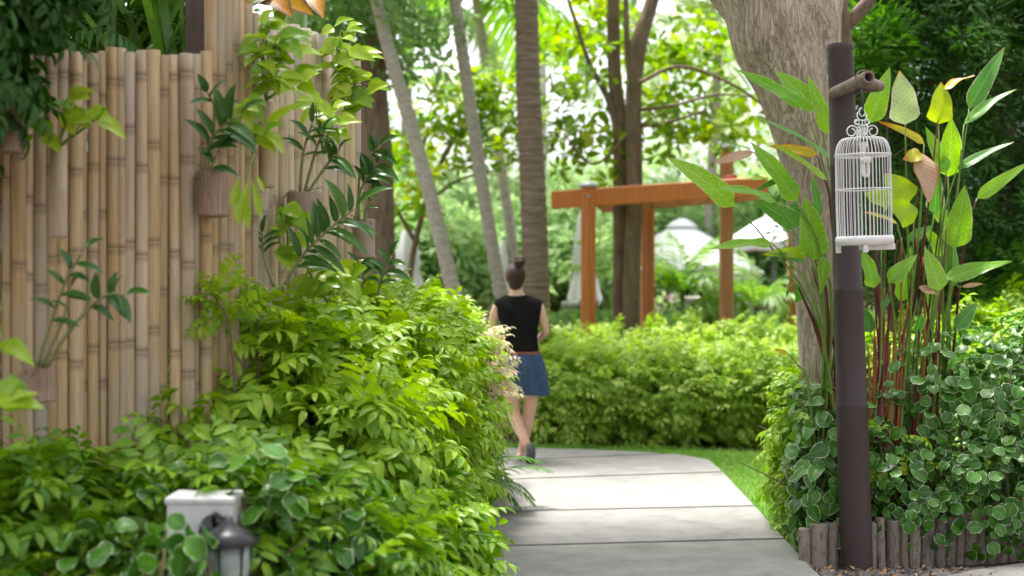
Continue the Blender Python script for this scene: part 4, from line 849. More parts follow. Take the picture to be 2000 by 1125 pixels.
Rf = [((1768, 243), (1757, 138), 56, 'thalia_pale', None, -.1), ((1833, 242), (1838, 160), 48, 'thalia_lime', None, 0), ((1838, 176), (1905, 147), 24, 'thalia_yellow', [(1800, 500)], 0, (0, -.5, .9)), ((1893, 212), (1962, 92), 34, 'thalia_dark', [(1860, 480)], .1), ((1883, 243), (1986, 174), 22, 'thalia_dark', [(1850, 500)], .1, (-.2, -.6, .7)),
      ((1805, 280), (1714, 237), 18, 'thalia_yellow', [(1790, 500)], 0), ((1868, 332), (1981, 277), 24, 'thalia_dark', [(1835, 480)], .1, (-.2, -.6, .8)), ((1908, 388), (2012, 316), 24, 'thalia', [(1880, 500)], .1), ((1852, 345), (1858, 228), 48, 'thalia', None, .15), ((1848, 338), (1808, 248), 30, 'thalia', None, .1), ((1775, 396), (1728, 338), 58, 'thalia_lime', None, -.1),
      ((1785, 434), (1733, 384), 46, 'thalia_lime', None, -.15), ((1797, 298), (1815, 396), 40, 'dry', None, -.1), ((1800, 302), (1764, 312), 34, 'thalia_yellow', False, -.12), ((1862, 484), (1884, 362), 54, 'thalia', None, .1), ((1836, 567), (1806, 483), 45, 'thalia', None, -.1), ((1845, 545), (1977, 510), 30, 'thalia', [(1815, 640)], 0, (0, -.8, .5)),
      ((1736, 552), (1792, 497), 30, 'thalia', None, -.15), ((1708, 562), (1684, 486), 34, 'thalia', None, 0), ((1790, 646), (1800, 612), 26, 'thalia_dark', None, -.1), ((1752, 436), (1686, 414), 22, 'thalia_yellow', None, .05, (0, -.5, .9)), ((1740, 396), (1688, 378), 42, 'thalia_lime', False, .1), ((1878, 560), (1920, 554), 8, 'dry', [(1850, 600)], .05), ((1868, 642), (1908, 590), 30, 'thalia_dark', None, .1),
      ((1862, 560), (1848, 430), 28, 'thalia_dark', None, .2), ((1700, 240), (1738, 132), 40, 'thalia', [(1705, 500)], .15), ((1795, 560), (1830, 575), 14, 'dry', False, 0), ((1720, 600), (1745, 575), 12, 'thalia_dark', False, 0), ((1825, 415), (1830, 330), 32, 'thalia_dark', None, .2), ((1760, 590), (1780, 480), 30, 'thalia', None, .25), ((1700, 650), (1690, 600), 26, 'thalia_dark', None, .1),
      ((1840, 500), (1805, 440), 26, 'thalia', None, .25), ((1775, 470), (1822, 440), 20, 'thalia_dark', None, .1), ((1845, 440), (1800, 330), 30, 'thalia', None, .3), ((1820, 600), (1828, 520), 30, 'thalia_dark', None, .3)]
foot = np.array([P(1760, 900, 8.1)[0]+.05, 8.1])
ex = []
for k in range(18):
    x0 = 1700+random.uniform(0, 130); ex.append(([(x0-10, 900), (x0+random.uniform(-8, 14), 700), (x0+random.uniform(-5, 35), random.uniform(430, 600))], [.011, .008, .003], random.choice(('stem_r', 'stem_r', 'stem_o', 'stem_g'))))
for k in range(9):
    x0 = 1700+random.uniform(0, 40); ex.append(([(x0, 950), (x0+random.uniform(-4, 6), 780), (x0+random.uniform(-5, 15), random.uniform(640, 690))], [.012, .008, .004], 'stem_o'))
clump('canna_clump', 'big mixed green and yellow paddle leaves with red stalks right of the birdcage', Rf, foot, 7.75, 9, ex)

# ================================================================== BIG LEANING TREE
def barkmat(name, c1, c2, c3, sc_=3, rings=0, bump=2.5, stretch=(3, 3, .5), crack=True):
    m = mk(name, c1, c2, sc_, .9, 0, stretch=stretch, detail=10, c3=c3); t = m.node_tree; L = t.links; b = t.nodes['Principled BSDF']
    tc = N(t, 'ShaderNodeTexCoord'); mp = N(t, 'ShaderNodeMapping'); mp.inputs['Scale'].default_value = (1, 1, .12); L.new(tc.outputs['Object'], mp.inputs[0])
    n0 = N(t, 'ShaderNodeTexNoise'); n0.inputs['Scale'].default_value = 16; n0.inputs['Detail'].default_value = 6; L.new(mp.outputs[0], n0.inputs['Vector'])
    mxv = N(t, 'ShaderNodeMix', data_type='VECTOR'); mxv.inputs['Factor'].default_value = .3; L.new(mp.outputs[0], mxv.inputs['A']); L.new(n0.outputs['Color'], mxv.inputs['B'])
    vo = N(t, 'ShaderNodeTexVoronoi'); vo.feature = 'DISTANCE_TO_EDGE'; vo.inputs['Scale'].default_value = 24; L.new(mxv.outputs['Result'], vo.inputs['Vector'])
    r = N(t, 'ShaderNodeMapRange'); r.inputs['From Max'].default_value = .10; r.inputs['To Min'].default_value = .6; L.new(vo.outputs['Distance'], r.inputs[0])
    ad = N(t, 'ShaderNodeMath', operation='MULTIPLY_ADD'); ad.inputs[1].default_value = .6; L.new(n0.outputs[0], ad.inputs[0]); L.new(r.outputs[0], ad.inputs[2])
    bp = N(t, 'ShaderNodeBump'); bp.inputs['Strength'].default_value = .9; bp.inputs['Distance'].default_value = .012*bump; L.new(ad.outputs[0], bp.inputs['Height']); L.new(bp.outputs[0], b.inputs['Normal'])
    if crack:
        src = b.inputs['Base Color'].links[0].from_socket; x = N(t, 'ShaderNodeMix', data_type='RGBA'); x.inputs['A'].default_value = tuple(q*.3 for q in c1)+(1,); L.new(r.outputs[0], x.inputs['Factor']); L.new(src, x.inputs['B']); L.new(x.outputs['Result'], b.inputs['Base Color'])
    return m
M['bark'] = barkmat('pale cracked bark', (.32, .245, .18), (.56, .47, .375), (.44, .355, .27), 7, bump=1.2)
M['bark_dark'] = mk('brown bark', (.12, .08, .055), (.24, .175, .125), 9, .9, 1.5, stretch=(2, 2, .5), c3=(.18, .125, .085), bscale=14)
M['bark_grey'] = mk('grey palm trunk', (.30, .27, .23), (.46, .43, .38), 12, .9, .6, stretch=(1, 1, 2.5), c3=(.38, .34, .29))
M['bark_palm'] = mk('brown ringed palm trunk', (.13, .085, .06), (.30, .23, .18), 7, .9, .8, stretch=(.6, .6, 6), c3=(.20, .145, .105))
M['bark_white'] = mk('whitish trunk', (.55, .53, .52), (.66, .64, .62), 5, .8)
def gnarl(pts, rad, sides=28, n=60, amp=.07, seed=0, flute=0.0):
    c = bez(pts, n); r = np.interp(np.linspace(0, 1, n), np.linspace(0, 1, len(rad)), rad); V, Q = tube(c, r, sides, False); V = V.reshape(n, sides, 3); R_ = np.random.default_rng(seed); ph = R_.uniform(0, 6.28, 6)
    for i in range(n):
        a = np.arange(sides)/sides*2*PI; s = 1+amp*(np.sin(3*a+ph[0]+i*.05)+.6*np.sin(5*a+ph[1]-i*.09)+.5*np.sin(2*a+ph[2]+i*.13)+.35*np.sin(9*a+ph[3]+i*.2))+flute*np.sin(11*a+ph[4]); V[i] = c[i]+(V[i]-c[i])*s[:, None]
    return V.reshape(-1, 3), Q
def trunk_obj(root, pts, rad, mat, name='trunk', **k):
    V, Q = gnarl([np.array(p)-np.array(root.location) for p in pts], rad, **k); o = link(name, qmesh(name, V, Q, mat=mat)); o.parent = root; return o
td = 8.45
root = empty('leaning_tree', 'thick pale leaning trunk with cracked bark behind the brown pole', 'tree', (P(1625, 900, td)[0], td, 0))
tp = [(1628, 1010), (1622, 850), (1612, 700), (1602, 560), (1592, 430), (1578, 300), (1548, 170), (1510, 80), (1480, -20), (1440, -140)]
trunk_obj(root, [P(*q, td) for q in tp], [S(w_, td)/2 for w_ in (170, 125, 96, 92, 98, 112, 140, 160, 150, 140)], M['bark'], sides=40, n=90, amp=.035, flute=.012)
trunk_obj(root, [P(1590, 330, td-.02), P(1560, 180, td+.05), P(1500, 60, td+.15), P(1420, -30, td+.3), P(1330, -160, td+.5)], [S(w_, td)/2 for w_ in (40, 90, 120, 95, 80)], M['bark'], 'limb', amp=.03, seed=3)
trunk_obj(root, [P(1592, 300, td+.02), P(1600, 150, td+.05), P(1596, 40, td+.1), P(1620, -80, td+.2)], [S(w_, td)/2 for w_ in (50, 90, 95, 80)], M['bark'], 'limb', amp=.03, seed=4)
for pts, r in (([(1632, 180), (1645, 80), (1640, 20), (1655, -80)], (30, 38, 30, 26)), ([(1640, 60), (1690, 10), (1730, -60)], (30, 26, 20)), ([(1640, 40), (1600, -20), (1570, -90)], (28, 24, 18))):
    trunk_obj(root, [P(*q, 9.2) for q in pts], [S(w_, 9.2)/2 for w_ in r], M['bark_dark'], 'limb', amp=.04, sides=14, n=20)
# crown high overhead, unseen: clumps placed to shade near path, hedge and fence side
cr = [(-1.2, 8.8, 6.0, 1.8, 1.1, .5), (.5, 8.5, 6.0, 1.5, 1.1, .5), (-3.6, 5.0, 5.0, 1.4, 1.4, .6), (-2.1, 5.9, 5.3, 1.4, .9, .5)]
Pt, Nn = blob_crown(cr, 1000, 16, .35); D, U = dirs(Nn, .1, .3, .8); foliage(root, Pt, D, U, FAR, M['bush'], (1.2, 1.9), nparts=0); 

# ================================================================== RIGHT BED: log edging, variegated shrubs
M['logs'] = mk('weathered log', (.12, .09, .07), (.27, .215, .17), 12, .9, .8, stretch=(3, 3, .4), c3=(.25, .20, .165), orand=.25, bscale=25)
root = empty('log_edging', 'row of short upright weathered logs edging the planting bed at lower right', 'edging', (*G(1800, 1100)[:2], 0))
x0, x1 = G(1562, 1106), G(2090, 1078); Ltot = np.linalg.norm(x1-x0); s = 0; dvec = unit(x1-x0); R_ = random.Random(4)
def logmesh(r, h, seed):
    R2 = random.Random(seed); sides = 12; V = []; ph = [R2.uniform(0, 6) for _ in range(3)]
    zs = (0, h*.5, h-.012, h); 
    for j, z in enumerate(zs):
        for k in range(sides):
            a = k/sides*2*PI; rr = r*(1+.08*math.sin(2*a+ph[0])+.05*math.sin(3*a+ph[1]+z*4))*(.93 if j == 3 else 1); V.append((rr*math.cos(a), rr*math.sin(a), z+(.006*math.cos(a+ph[2]) if j > 1 else 0)))
    F = [(j*sides+k, j*sides+(k+1) % sides, (j+1)*sides+(k+1) % sides, (j+1)*sides+k) for j in range(3) for k in range(sides)]+[tuple(range(3*sides, 4*sides))]
    return pmesh('log', V, F, M['logs'], False)
lm = [(r, logmesh(r, 1.0, i)) for i, r in enumerate((.026, .03, .034, .038, .045))]
while s < Ltot:
    r, me = R_.choice(lm); q = x0+dvec*(s+r); f = s/Ltot; h = .20+.07*f+R_.uniform(-.014, .014)
    o = bpy.data.objects.new('log', me); COL.objects.link(o); o.parent = root; o.location = (q[0]-root.location.x, q[1]-root.location.y+R_.uniform(-.01, .01), -.04); o.scale = (1, 1, h+.04); o.rotation_euler = (R_.uniform(-.04, .04), R_.uniform(-.03, .03), R_.uniform(0, 6)); s += 2*r*1.02
bed = [tuple(q[:2]) for q in (x0+[.06, .03, 0], x1+[0, .03, 0], x1+[1.5, 3.5, 0], np.array([1.95, 9.6, 0]), x0+[.16, .6, 0])]; o = sheet('bed_soil', ccw(bed), .10, M['soil'], .12)
VR = [(2.55, 7.95, .58, .62, .42, .60), (2.0, 8.0, .42, .30, .38, .42), (3.35, 8.2, .62, .7, .5, .66), (2.75, 7.7, .36, .85, .34, .34), (2.15, 7.72, .32, .3, .3, .26)]
hedge('variegated_shrub', 'large mound of round pale edged leaves right of the brown pole behind the logs', 'shrub', VR, 4600, RND, M['variegated'], size=(.6, 1.05), nparts=300, part='leaf', stems=26, up=.05, jit=.6, shell=(.6, 1.08), group=None)
RND2 = [leaf(.115, .085, 'ovate', 6, 5, f, dr, .1) for f, dr in ((.15, .6), (.3, .9), (.05, .3))]
hedge('variegated_shrub', 'dark oval leaved shrub between the lawn and the brown pole', 'shrub', [(1.70, 7.75, .48, .18, .3, .42), (1.64, 7.6, .28, .14, .2, .22)], 460, RND2, M['variegated'], size=(.75, 1.15), nparts=200, part='leaf', stems=10, up=.05, jit=.6, shell=(.4, 1.08))
hedge('hedge', 'small lime shrub between the curved lawn and the oval leaved shrub', 'shrub', [(1.82, 8.5, .42, .20, .35, .46), (1.76, 8.2, .2, .12, .25, .22)], 460, SPR, M['hedge'], size=(.55, .9), nparts=150, stems=6, up=.3)
hedge('hedge', 'small yellow green sprays poking through the round leaves near the pole foot', 'shrub', [(2.0, 7.62, .50, .16, .1, .2)], 26, SPR, M['hedge'], size=(.5, .8), nparts=40, stems=2, up=.0)
hedge('hedge', 'yellow green shrub behind the round leaved mound at the right edge', 'hedge', [(3.3, 9.6, .6, .9, .7, .62), (4.3, 10., .7, .9, .8, .72)], 1500, SPR, M['hedge'], size=(.7, 1.1), nparts=200, stems=10, up=.5)

# ================================================================== HEDGE ACROSS THE LAWN
HR = [(x, 13.15, .36, .52, .62, .43) for x in (.62, 1.4, 2.2, 3.0)]
hedge('hedge', 'long low lime hedge with a bushy face beyond the curved lawn', 'hedge', HR, 4200, SPL, M['hedge_light'], size=(.75, 1.15), nparts=300, stems=24, up=.35)
HR2 = [(x, 14.2, .42, .55, .55, z) for x, z in ((.85, .48), (1.6, .55), (2.4, .53), (3.2, .60), (4.1, .66))]
hedge('hedge', 'second higher tier of lime hedge in front of the orange pergola posts', 'hedge', HR2, 2600, SPL, M['hedge_light'], size=(.8, 1.2), nparts=300, stems=16, up=.5)
hedge('hedge', 'small lime bush showing between the woman and the far hedge', 'shrub', [(.22, 13.7, .36, .22, .5, .62), (-.1, 14.5, .3, .5, .5, .55)], 420, SPL, M['hedge'], size=(.8, 1.1), nparts=100, stems=4)
TN = [rosette(8, .03, .05, .022, 'ovate', s, 2) for s in range(3)]
hedge('clipped_hedge', 'dark green clipped hedge running behind the pergola posts', 'hedge', [(x, 17.5, .45, .9, .5, .58) for x in (.9, 2.4, 3.9, 5.4)]+[(-1.4, 17.8, .45, 1.4, .5, .55)], 5200, TN, M['fartree'], size=(.9, 1.5), nparts=150, stems=10, pw=6, shell=(.85, 1.02))

# ================================================================== PERGOLA
M['wood'] = mk('orange stained timber', (.56, .18, .06), (.66, .25, .09), 5, .55, .25, stretch=(6, 6, .4), c3=(.61, .215, .075), orand=.08)
M['cap'] = mk('grey post cap', (.45, .46, .50), (.38, .39, .43), 10, .4)
root = empty('pergola', 'orange stained timber pergola with four posts and one long beam', 'pergola', (*P(1280, 500, 15.5)[:2], 0)); ro2 = np.array(root.location)
def wbox(name, a, b, sz, mat, roll=(0, 0, 1), bev=.008):
    a = np.array(a); b = np.array(b); R = frame(b-a, roll); L = np.linalg.norm(b-a); mb = MB().box((a+b)/2-ro2, (sz[0], L, sz[1]), R, bev); o = mb.obj(name, mat, None); o.parent = root; return o
def ppost(px, pyt, d, wpx, cap=True):
    t = P(px, pyt, d); w_ = S(wpx, d); o = wbox('post', (t[0], t[1], -.02), t, (w_, w_), M['wood'], (0, 1, 0), .012)
    for s in (-1, 1): wbox('groove', (t[0]+s*w_*.17, t[1]-w_/2-.004, .0), (t[0]+s*w_*.17, t[1]-w_/2-.004, t[2]-.05), (w_*.10, .01), M['wood'], (0, 1, 0), 0)
    if cap: o = MB().lathe([(w_*.72, 0), (w_*.74, .02), (w_*.5, .05), (0, .075)], np.array([t[0], t[1], t[2]])-ro2, 4 if False else 16).obj('cap', M['cap'], None, True); o.parent = root
ppost(1149, 366, 15.0, 28); ppost(1265, 405, 16.2, 25, False); ppost(1419, 292, 15.6, 25); ppost(1551, 400, 16.6, 24, False)
a, b = P(1078, 391, 15.15), P(1500, 363, 14.3)
wbox('beam', a, b, (.07, S(35, 15)), M['wood'])
a2, b2 = P(1180, 394, 15.6), P(1500, 368, 14.9); wbox('beam', a2+[0, .45, -.02], b2+[0, .45, -.02], (.07, .16), M['wood'])
for k in range(6):
    f = .22+k*.13; q = a+(b-a)*f; q[2] -= S(17, 15)-.035; wbox('slat', q+[0, .03, 0], q+[.1, .95, .0], (.05, .06), M['wood'])
q = P(1400, 345, 15.2); wbox('bracket', P(1416, 350, 14.9), P(1440, 346, 14.9), (.05, .06), mk('red bracket', (.5, .04, .02), None, 5, .4))
o = MB().lathe([(0, 0), (.018, .002), (.014, .012), (0, .016)], P(1149, 384, 15.0)-ro2-[0, .092, 0], 10, R=np.array([[1, 0, 0], [0, 0, -1], [0, 1, 0]])).obj('bolt', M['cap'], None, True); o.parent = root

# ================================================================== UMBRELLAS AND FURNITURE BEYOND
M['canvas'] = mk('white canvas', (.74, .74, .76), (.66, .66, .68), 4, .8, .1)
M['metal'] = mk('grey metal', (.25, .25, .26), (.2, .2, .21), 10, .4)
def umb_open(px, pya, pye, wpx, d, label):
    c = P(px, pye, d); root = empty('parasol', label, 'parasol', (c[0], c[1], 0), 'white parasols beyond the hedges'); R0 = S(wpx, d)/2; za, ze = P(px, pya, d)[2], c[2]
    seg = 8; rows = [(.04, za), (.12, za-.03), (.45, za-(za-ze)*.35), (.75, za-(za-ze)*.7), (1, ze), (1.0, ze-.14)]; V = []
    for f, z in rows:
        for k in range(seg*2):
            a = k/(seg*2)*2*PI+.2; sag = (1 if k % 2 == 0 else .965); V.append((R0*f*sag*math.cos(a), R0*f*sag*math.sin(a), z-(0 if k % 2 == 0 else .03*f)))
    n = seg*2; F = [(i*n+k, i*n+(k+1) % n, (i+1)*n+(k+1) % n, (i+1)*n+k) for i in range(len(rows)-1) for k in range(n)]
    o = link('canopy', pmesh('canopy', V, F, M['canvas'])); o.parent = root; md = o.modifiers.new('t', 'SOLIDIFY'); md.thickness = .01
    o = MB().lathe([(R0*.2, za-.03), (R0*.13, za+.06), (.03, za+.12), (0, za+.12)], (0, 0, 0), 16).obj('vent', M['canvas'], None); o.parent = root
    o = MB().tube([(0, 0, -.02), (0, 0, za)], .03, 10).obj('pole', M['metal'], None, True); o.parent = root
    for k in range(8): a = k/8*2*PI+.2; o = MB().tube([(0, 0, ze+.02), (R0*.55*math.cos(a), R0*.55*math.sin(a), za-(za-ze)*.45-.03)], .012, 5).obj('rib', M['metal'], None); o.parent = root
    o = MB().lathe([(.3, 0), (.3, .06), (.05, .1), (0, .1)], (0, 0, -.02), 14).obj('base', M['metal'], None, True); o.parent = root
umb_open(1332, 440, 524, 310, 24, 'open white parasol standing behind the middle pergola posts')
umb_open(1512, 418, 470, 190, 21.5, 'open white parasol partly hidden behind the leaning tree trunk')
umb_open(1215, 505, 532, 110, 29, 'small open white parasol behind the twin trunk tree')
def umb_shut(px, py0, py1, wpx, d, label):
    c = P(px, py1, d); root = empty('parasol', label, 'parasol', (c[0], c[1], 0), 'white parasols beyond the hedges'); H = S(py1-py0, d); z0 = c[2]; w_ = S(wpx, d)/2
    seg = 24; rows = [(1.0, 0), (.85, .15), (.62, .34), (.7, .42), (.66, .6), (.42, .85), (.16, .97), (.04, 1.0)]; V = []
    for f, t in rows:
        for k in range(seg): a = k/seg*2*PI; r = w_*f*(1+.22*math.sin(a*6)*(1-t)); V.append((r*math.cos(a), r*math.sin(a), z0+H*t+(.05*math.sin(a*6) if t == 0 else 0)))
    F = [(i*seg+k, i*seg+(k+1) % seg, (i+1)*seg+(k+1) % seg, (i+1)*seg+k) for i in range(7) for k in range(seg)]; o = link('canopy', pmesh('canopy', V, F, M['canvas'], True)); o.parent = root
    o = MB().tube([(0, 0, -.02), (0, 0, z0+H)], .025, 8).obj('pole', M['metal'], None, True); o.parent = root
    o = MB().lathe([(.28, 0), (.28, .06), (.05, .1), (0, .1)], (0, 0, -.02), 14).obj('base', M['metal'], None, True); o.parent = root
umb_shut(1142, 395, 592, 60, 19, 'folded white parasol hanging beside the leftmost pergola post')
umb_shut(797, 435, 575, 62, 18, 'folded white parasol left of the slim palms behind the hedge')
umb_shut(984, 462, 580, 34, 19, 'folded white parasol just behind the head of the woman')
M['stone'] = mk('pale stone', (.48, .46, .42), (.38, .36, .33), 6, .85, .2)
for px, py0, py1, wd, d, lab in ((1114, 590, 640, 26, 18.6, 'pale square stone pedestal left of the pergola'), (1352, 580, 640, 26, 19., 'pale stone pedestal behind the small feathery palm'), (1462, 530, 600, 40, 19.5, 'tall pale stone pedestal right of the third pergola post')):
    c = P(px, py1, d); w_ = S(wd, d); root = empty('pedestal', lab, 'pedestal', (c[0], c[1], 0), 'pale stone pedestals'); zt_ = P(px, py0, d)[2]
    o = MB().box((0, 0, zt_/2-.03), (w_, w_, zt_), bev=.02).obj('shaft', M['stone'], None); o.parent = root
    o = MB().box((0, 0, zt_-.03), (w_*1.3, w_*1.3, .07), bev=.015).obj('capstone', M['stone'], None); o.parent = root
# round backed wicker chair
M['wicker'] = mk('brown wicker', (.12, .07, .05), (.20, .13, .09), 40, .7, .6)
c = P(1512, 640, 18.3); root = empty('wicker_chair', 'round backed brown wicker chair beyond the hedge near the leaning trunk', 'chair', (c[0], c[1], 0)); zc = P(1512, 603, 18.3)[2]
Vv = []; 
o = MB().lathe([(.02, 0), (.20, .0), (.25, .02), (.25, .06), (.2, .08), (.02, .05)], (0, 0, zc), 24, R=np.array([[1, 0, 0], [0, 0, -1], [0, 1, 0]])).obj('backrest', M['wicker'], None, True); o.parent = root
o = MB().lathe([(.02, .38), (.26, .38), (.28, .42), (.26, .46), (0, .46)], (0, -.25, 0), 24).obj('seat', M['wicker'], None, True); o.parent = root
for sx, sy in ((-1, -1), (1, -1), (-1, 1), (1, 1)): o = MB().tube([(sx*.2, -.25+sy*.2, -.02), (sx*.17, -.25+sy*.17, .4)], .02, 8).obj('leg', M['wicker'], None, True); o.parent = root
for sx in (-1, 1): o = MB().tube([(sx*.2, .0, .42), (sx*.22, -.02, zc)], .02, 8).obj('upright', M['wicker'], None, True); o.parent = root

# ================================================================== PALMS AND TREES
def crown_fronds(root, top, n, L, mat, seed, el=(-.5, .9), tplset=FR):
    R_ = random.Random(seed)
    for k in range(n):
        a = k*2.4+R_.uniform(-.2, .2); V, Q, A = tplset[k % len(tplset)]; R = frame((math.cos(a), math.sin(a), R_.uniform(*el)), (0, 0, 1)); s = L*R_.uniform(.85, 1.1)
        o = link('frond', qmesh('frond', V@R.T*s, Q, A, mat)); o.parent = root; o.location = Vector(np.array(top)-np.array(root.location))
def palm(label, pts, wpx, d, mat, top_z, fr=11, L=2.3, fmat='palm', ringy=True, amp=.0, seed=0, group='tall slim palms'):
    P3 = [P(*q, d) for q in pts]; base = P3[0].copy(); base[2] = -.03; P3 = [base]+P3
    up = P3[-1]-P3[-2]; up = up/abs(up[2]); t = P3[-1]+up*max(0, top_z-P3[-1][2]); P3.append(t)
    root = empty('palm_tree', label, 'palm tree', (base[0], base[1], 0), group); n = 150; c = bez([q-np.array(root.location) for q in P3], n); r = S(wpx, d)/2*np.interp(np.linspace(0, 1, n), [0, .08, .5, 1], [1.35, 1.12, 1, .85])
    r = r*(1+.05*np.array([1 if i % 3 == 0 else -.5 for i in range(n)])) if ringy else r
    V, Q = tube(c, r, 16); o = link('trunk', qmesh('trunk', V, Q, mat=mat)); o.parent = root
    crown_fronds(root, t, fr, L, M[fmat], seed); return root
palm('slim grey palm leaning left in front of the far shrubs, nearest the bamboo fence', [(905, 640), (880, 545), (845, 400), (800, 235), (760, 100), (735, 0)], 28, 13.6, M['bark_grey'], 5.6, 7, 2.2, seed=1)
palm('slim grey palm between the leaning palm and the dark ringed palm', [(990, 640), (968, 520), (940, 350), (915, 180), (897, 60), (887, -10)], 25, 14.2, M['bark_grey'], 5.9, 7, 2.2, seed=2)
palm('thick dark brown ringed palm trunk rising behind the woman', [(1048, 640), (1046, 520), (1040, 350), (1032, 180), (1028, 0)], 50, 13.9, M['bark_palm'], 6.8, 8, 2.4, seed=3)
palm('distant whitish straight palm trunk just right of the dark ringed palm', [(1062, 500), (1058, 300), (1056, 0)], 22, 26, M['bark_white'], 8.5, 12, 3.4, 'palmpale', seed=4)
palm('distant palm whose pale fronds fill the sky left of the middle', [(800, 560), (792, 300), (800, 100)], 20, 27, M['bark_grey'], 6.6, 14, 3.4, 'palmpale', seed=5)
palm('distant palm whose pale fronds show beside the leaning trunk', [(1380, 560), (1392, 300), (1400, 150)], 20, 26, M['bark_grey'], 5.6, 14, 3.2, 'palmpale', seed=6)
palm('palm behind the dark ringed trunk with bright green hanging fronds', [(1010, 560), (975, 300), (945, 100)], 20, 19, M['bark_grey'], 5.2, 13, 2.6, seed=7)
# small feathery palms by the parasols
for (px, py, d, n, L, lab, sd) in ((1335, 590, 17.0, 10, 1.15, 'small feathery palm in front of the open white parasol', 8), (1475, 615, 16.6, 9, 1.0, 'small palm with drooping fronds behind the hedge near the leaning trunk', 9), (1195, 560, 17.8, 6, .9, 'small palm beside the twin trunk tree', 10)):
    c = P(px, py, d); root = empty('small_palm', lab, 'palm', (c[0], c[1], 0), 'small feathery palms'); o = MB().tube([(0, 0, -.02), (.02, 0, c[2]*.6), (0, 0, c[2])], [.035, .028, .022], 8).obj('trunk', M['stem_g'], None, True); o.parent = root
    crown_fronds(root, c, n, L, M['palm'], sd, (.2, 1.4))
def tree(name, label, base, limbs, ells, n, tpls, lm_, bm_, size=(.8, 1.2), sub=14, spread=.28, group=None, up=.0, jit=.7, shell=.35):
    root = empty(name, label, 'tree', (base[0], base[1], 0), group)
    for i, (pts, rad) in enumerate(limbs): trunk_obj(root, pts, rad, bm_, 'trunk' if i == 0 else 'limb', sides=14, n=30, amp=.05, seed=i)
    if n:
        Pt, Nn = blob_crown(ells, n, sub, spread, shell); k = Pt[:, 2] > .1; Pt = Pt[k]; Nn = Nn[k]; D, U = dirs(Nn, up, .3, jit)
        V, Q, A = inst(tpls, rng.integers(0, len(tpls), len(Pt)), frames(D, U), Pt-np.array(root.location), rng.uniform(*size, len(Pt)), rng.random(len(Pt)))
        o = link('crown', qmesh('crown', V, Q, A, lm_)); o.parent = root; o['kind'] = 'stuff'
    return root
def PX(l, d): return [P(*q, d) for q in l]
def RX(l, d): return [S(q, d)/2 for q in l]
def E(px, py, d, rx, rz, ry=1.0): c = P(px, py, d); return (c[0], c[1], c[2], S(rx, d), ry, S(rz, d))
d = 15.2
tree('twin_trunk_tree', 'tree with two close brown trunks and big broad leaves behind the pergola beam', P(1235, 640, d), [
    (PX([(1236, 760), (1232, 640), (1236, 500), (1240, 350), (1238, 200), (1248, 90), (1275, 0), (1310, -140)], d), RX([44, 34, 32, 31, 31, 34, 26, 20], d)),
    (PX([(1214, 760), (1212, 640), (1212, 420), (1212, 260), (1200, 130), (1198, -40), (1190, -160)], d+.25), RX([30, 28, 28, 30, 26, 24, 20], d)),
    (PX([(1216, 300), (1190, 200), (1150, 120), (1120, 30), (1090, -60)], d+.2), RX([20, 14, 9, 7, 5], d)), (PX([(1240, 230), (1225, 100), (1222, -40)], d), RX([16, 12, 9], d)),
    (PX([(1250, 215), (1320, 205), (1400, 185), (1470, 190)], d-.1), RX([8, 6, 5, 3], d)), (PX([(1250, 245), (1300, 240), (1380, 215)], d), RX([10, 7, 4], d)), (PX([(1250, 160), (1330, 130), (1440, 170), (1530, 240)], d-.3), RX([8, 7, 6, 4], d)), (PX([(1240, 250), (1160, 320), (1100, 260)], d), RX([6, 5, 3], d))],
    [E(1130, 200, d+.7, 110, 110, .8), E(1150, 60, d+.9, 120, 90, .7), E(1340, 110, d+.8, 130, 110, .8), E(1400, 230, d+.5, 130, 70, .8), E(1300, 250, d+.4, 90, 60, .7), E(1130, 290, d+.4, 80, 45, .7), E(1000, 210, d+.9, 90, 110, .8)], 390, ALM, M['almond'], M['bark_dark'], (.6, 1.05), 8, .3, shell=.1)
d = 14.6
tree('dark_tree', 'dark trunked tree at the far end of the bamboo fence', P(740, 640, d), [
    (PX([(748, 800), (742, 640), (742, 480), (736, 300), (728, 180), (735, 60), (745, -120)], d), RX([80, 62, 58, 62, 60, 44, 30], d)), (PX([(725, 200), (690, 120), (640, 20)], d), RX([26, 18, 12], d))],
    [E(740, 60, d, 120, 90, 1.1), E(640, 10, d, 120, 80, 1.1), E(600, -90, d, 180, 100, 1.5)], 620, FAR, M['fartree'], M['bark_dark'], (.7, 1.1), 16, .22)
tree('broadleaf_tree', 'broad leaved sapling with thin branches between the two slim palms', P(850, 600, 16.5), [
    (PX([(830, 700), (800, 560), (830, 400), (870, 300), (920, 220)], 16.5), RX([16, 12, 10, 8, 5], 16.5)), (PX([(815, 480), (760, 380), (720, 300)], 16.5), RX([9, 7, 4], 16.5)), (PX([(840, 390), (900, 350), (980, 330)], 16.5), RX([7, 5, 3], 16.5))],
    [E(800, 300, 16.5, 90, 80, .9), E(890, 230, 16.5, 90, 70, .9), E(950, 290, 16.5, 70, 60, .8), E(790, 410, 16.5, 60, 50, .8), E(880, 180, 16.5, 80, 40, .8)], 180, ALM, M['almond'], M['bark_dark'], (.65, 1.05), 8, .25)
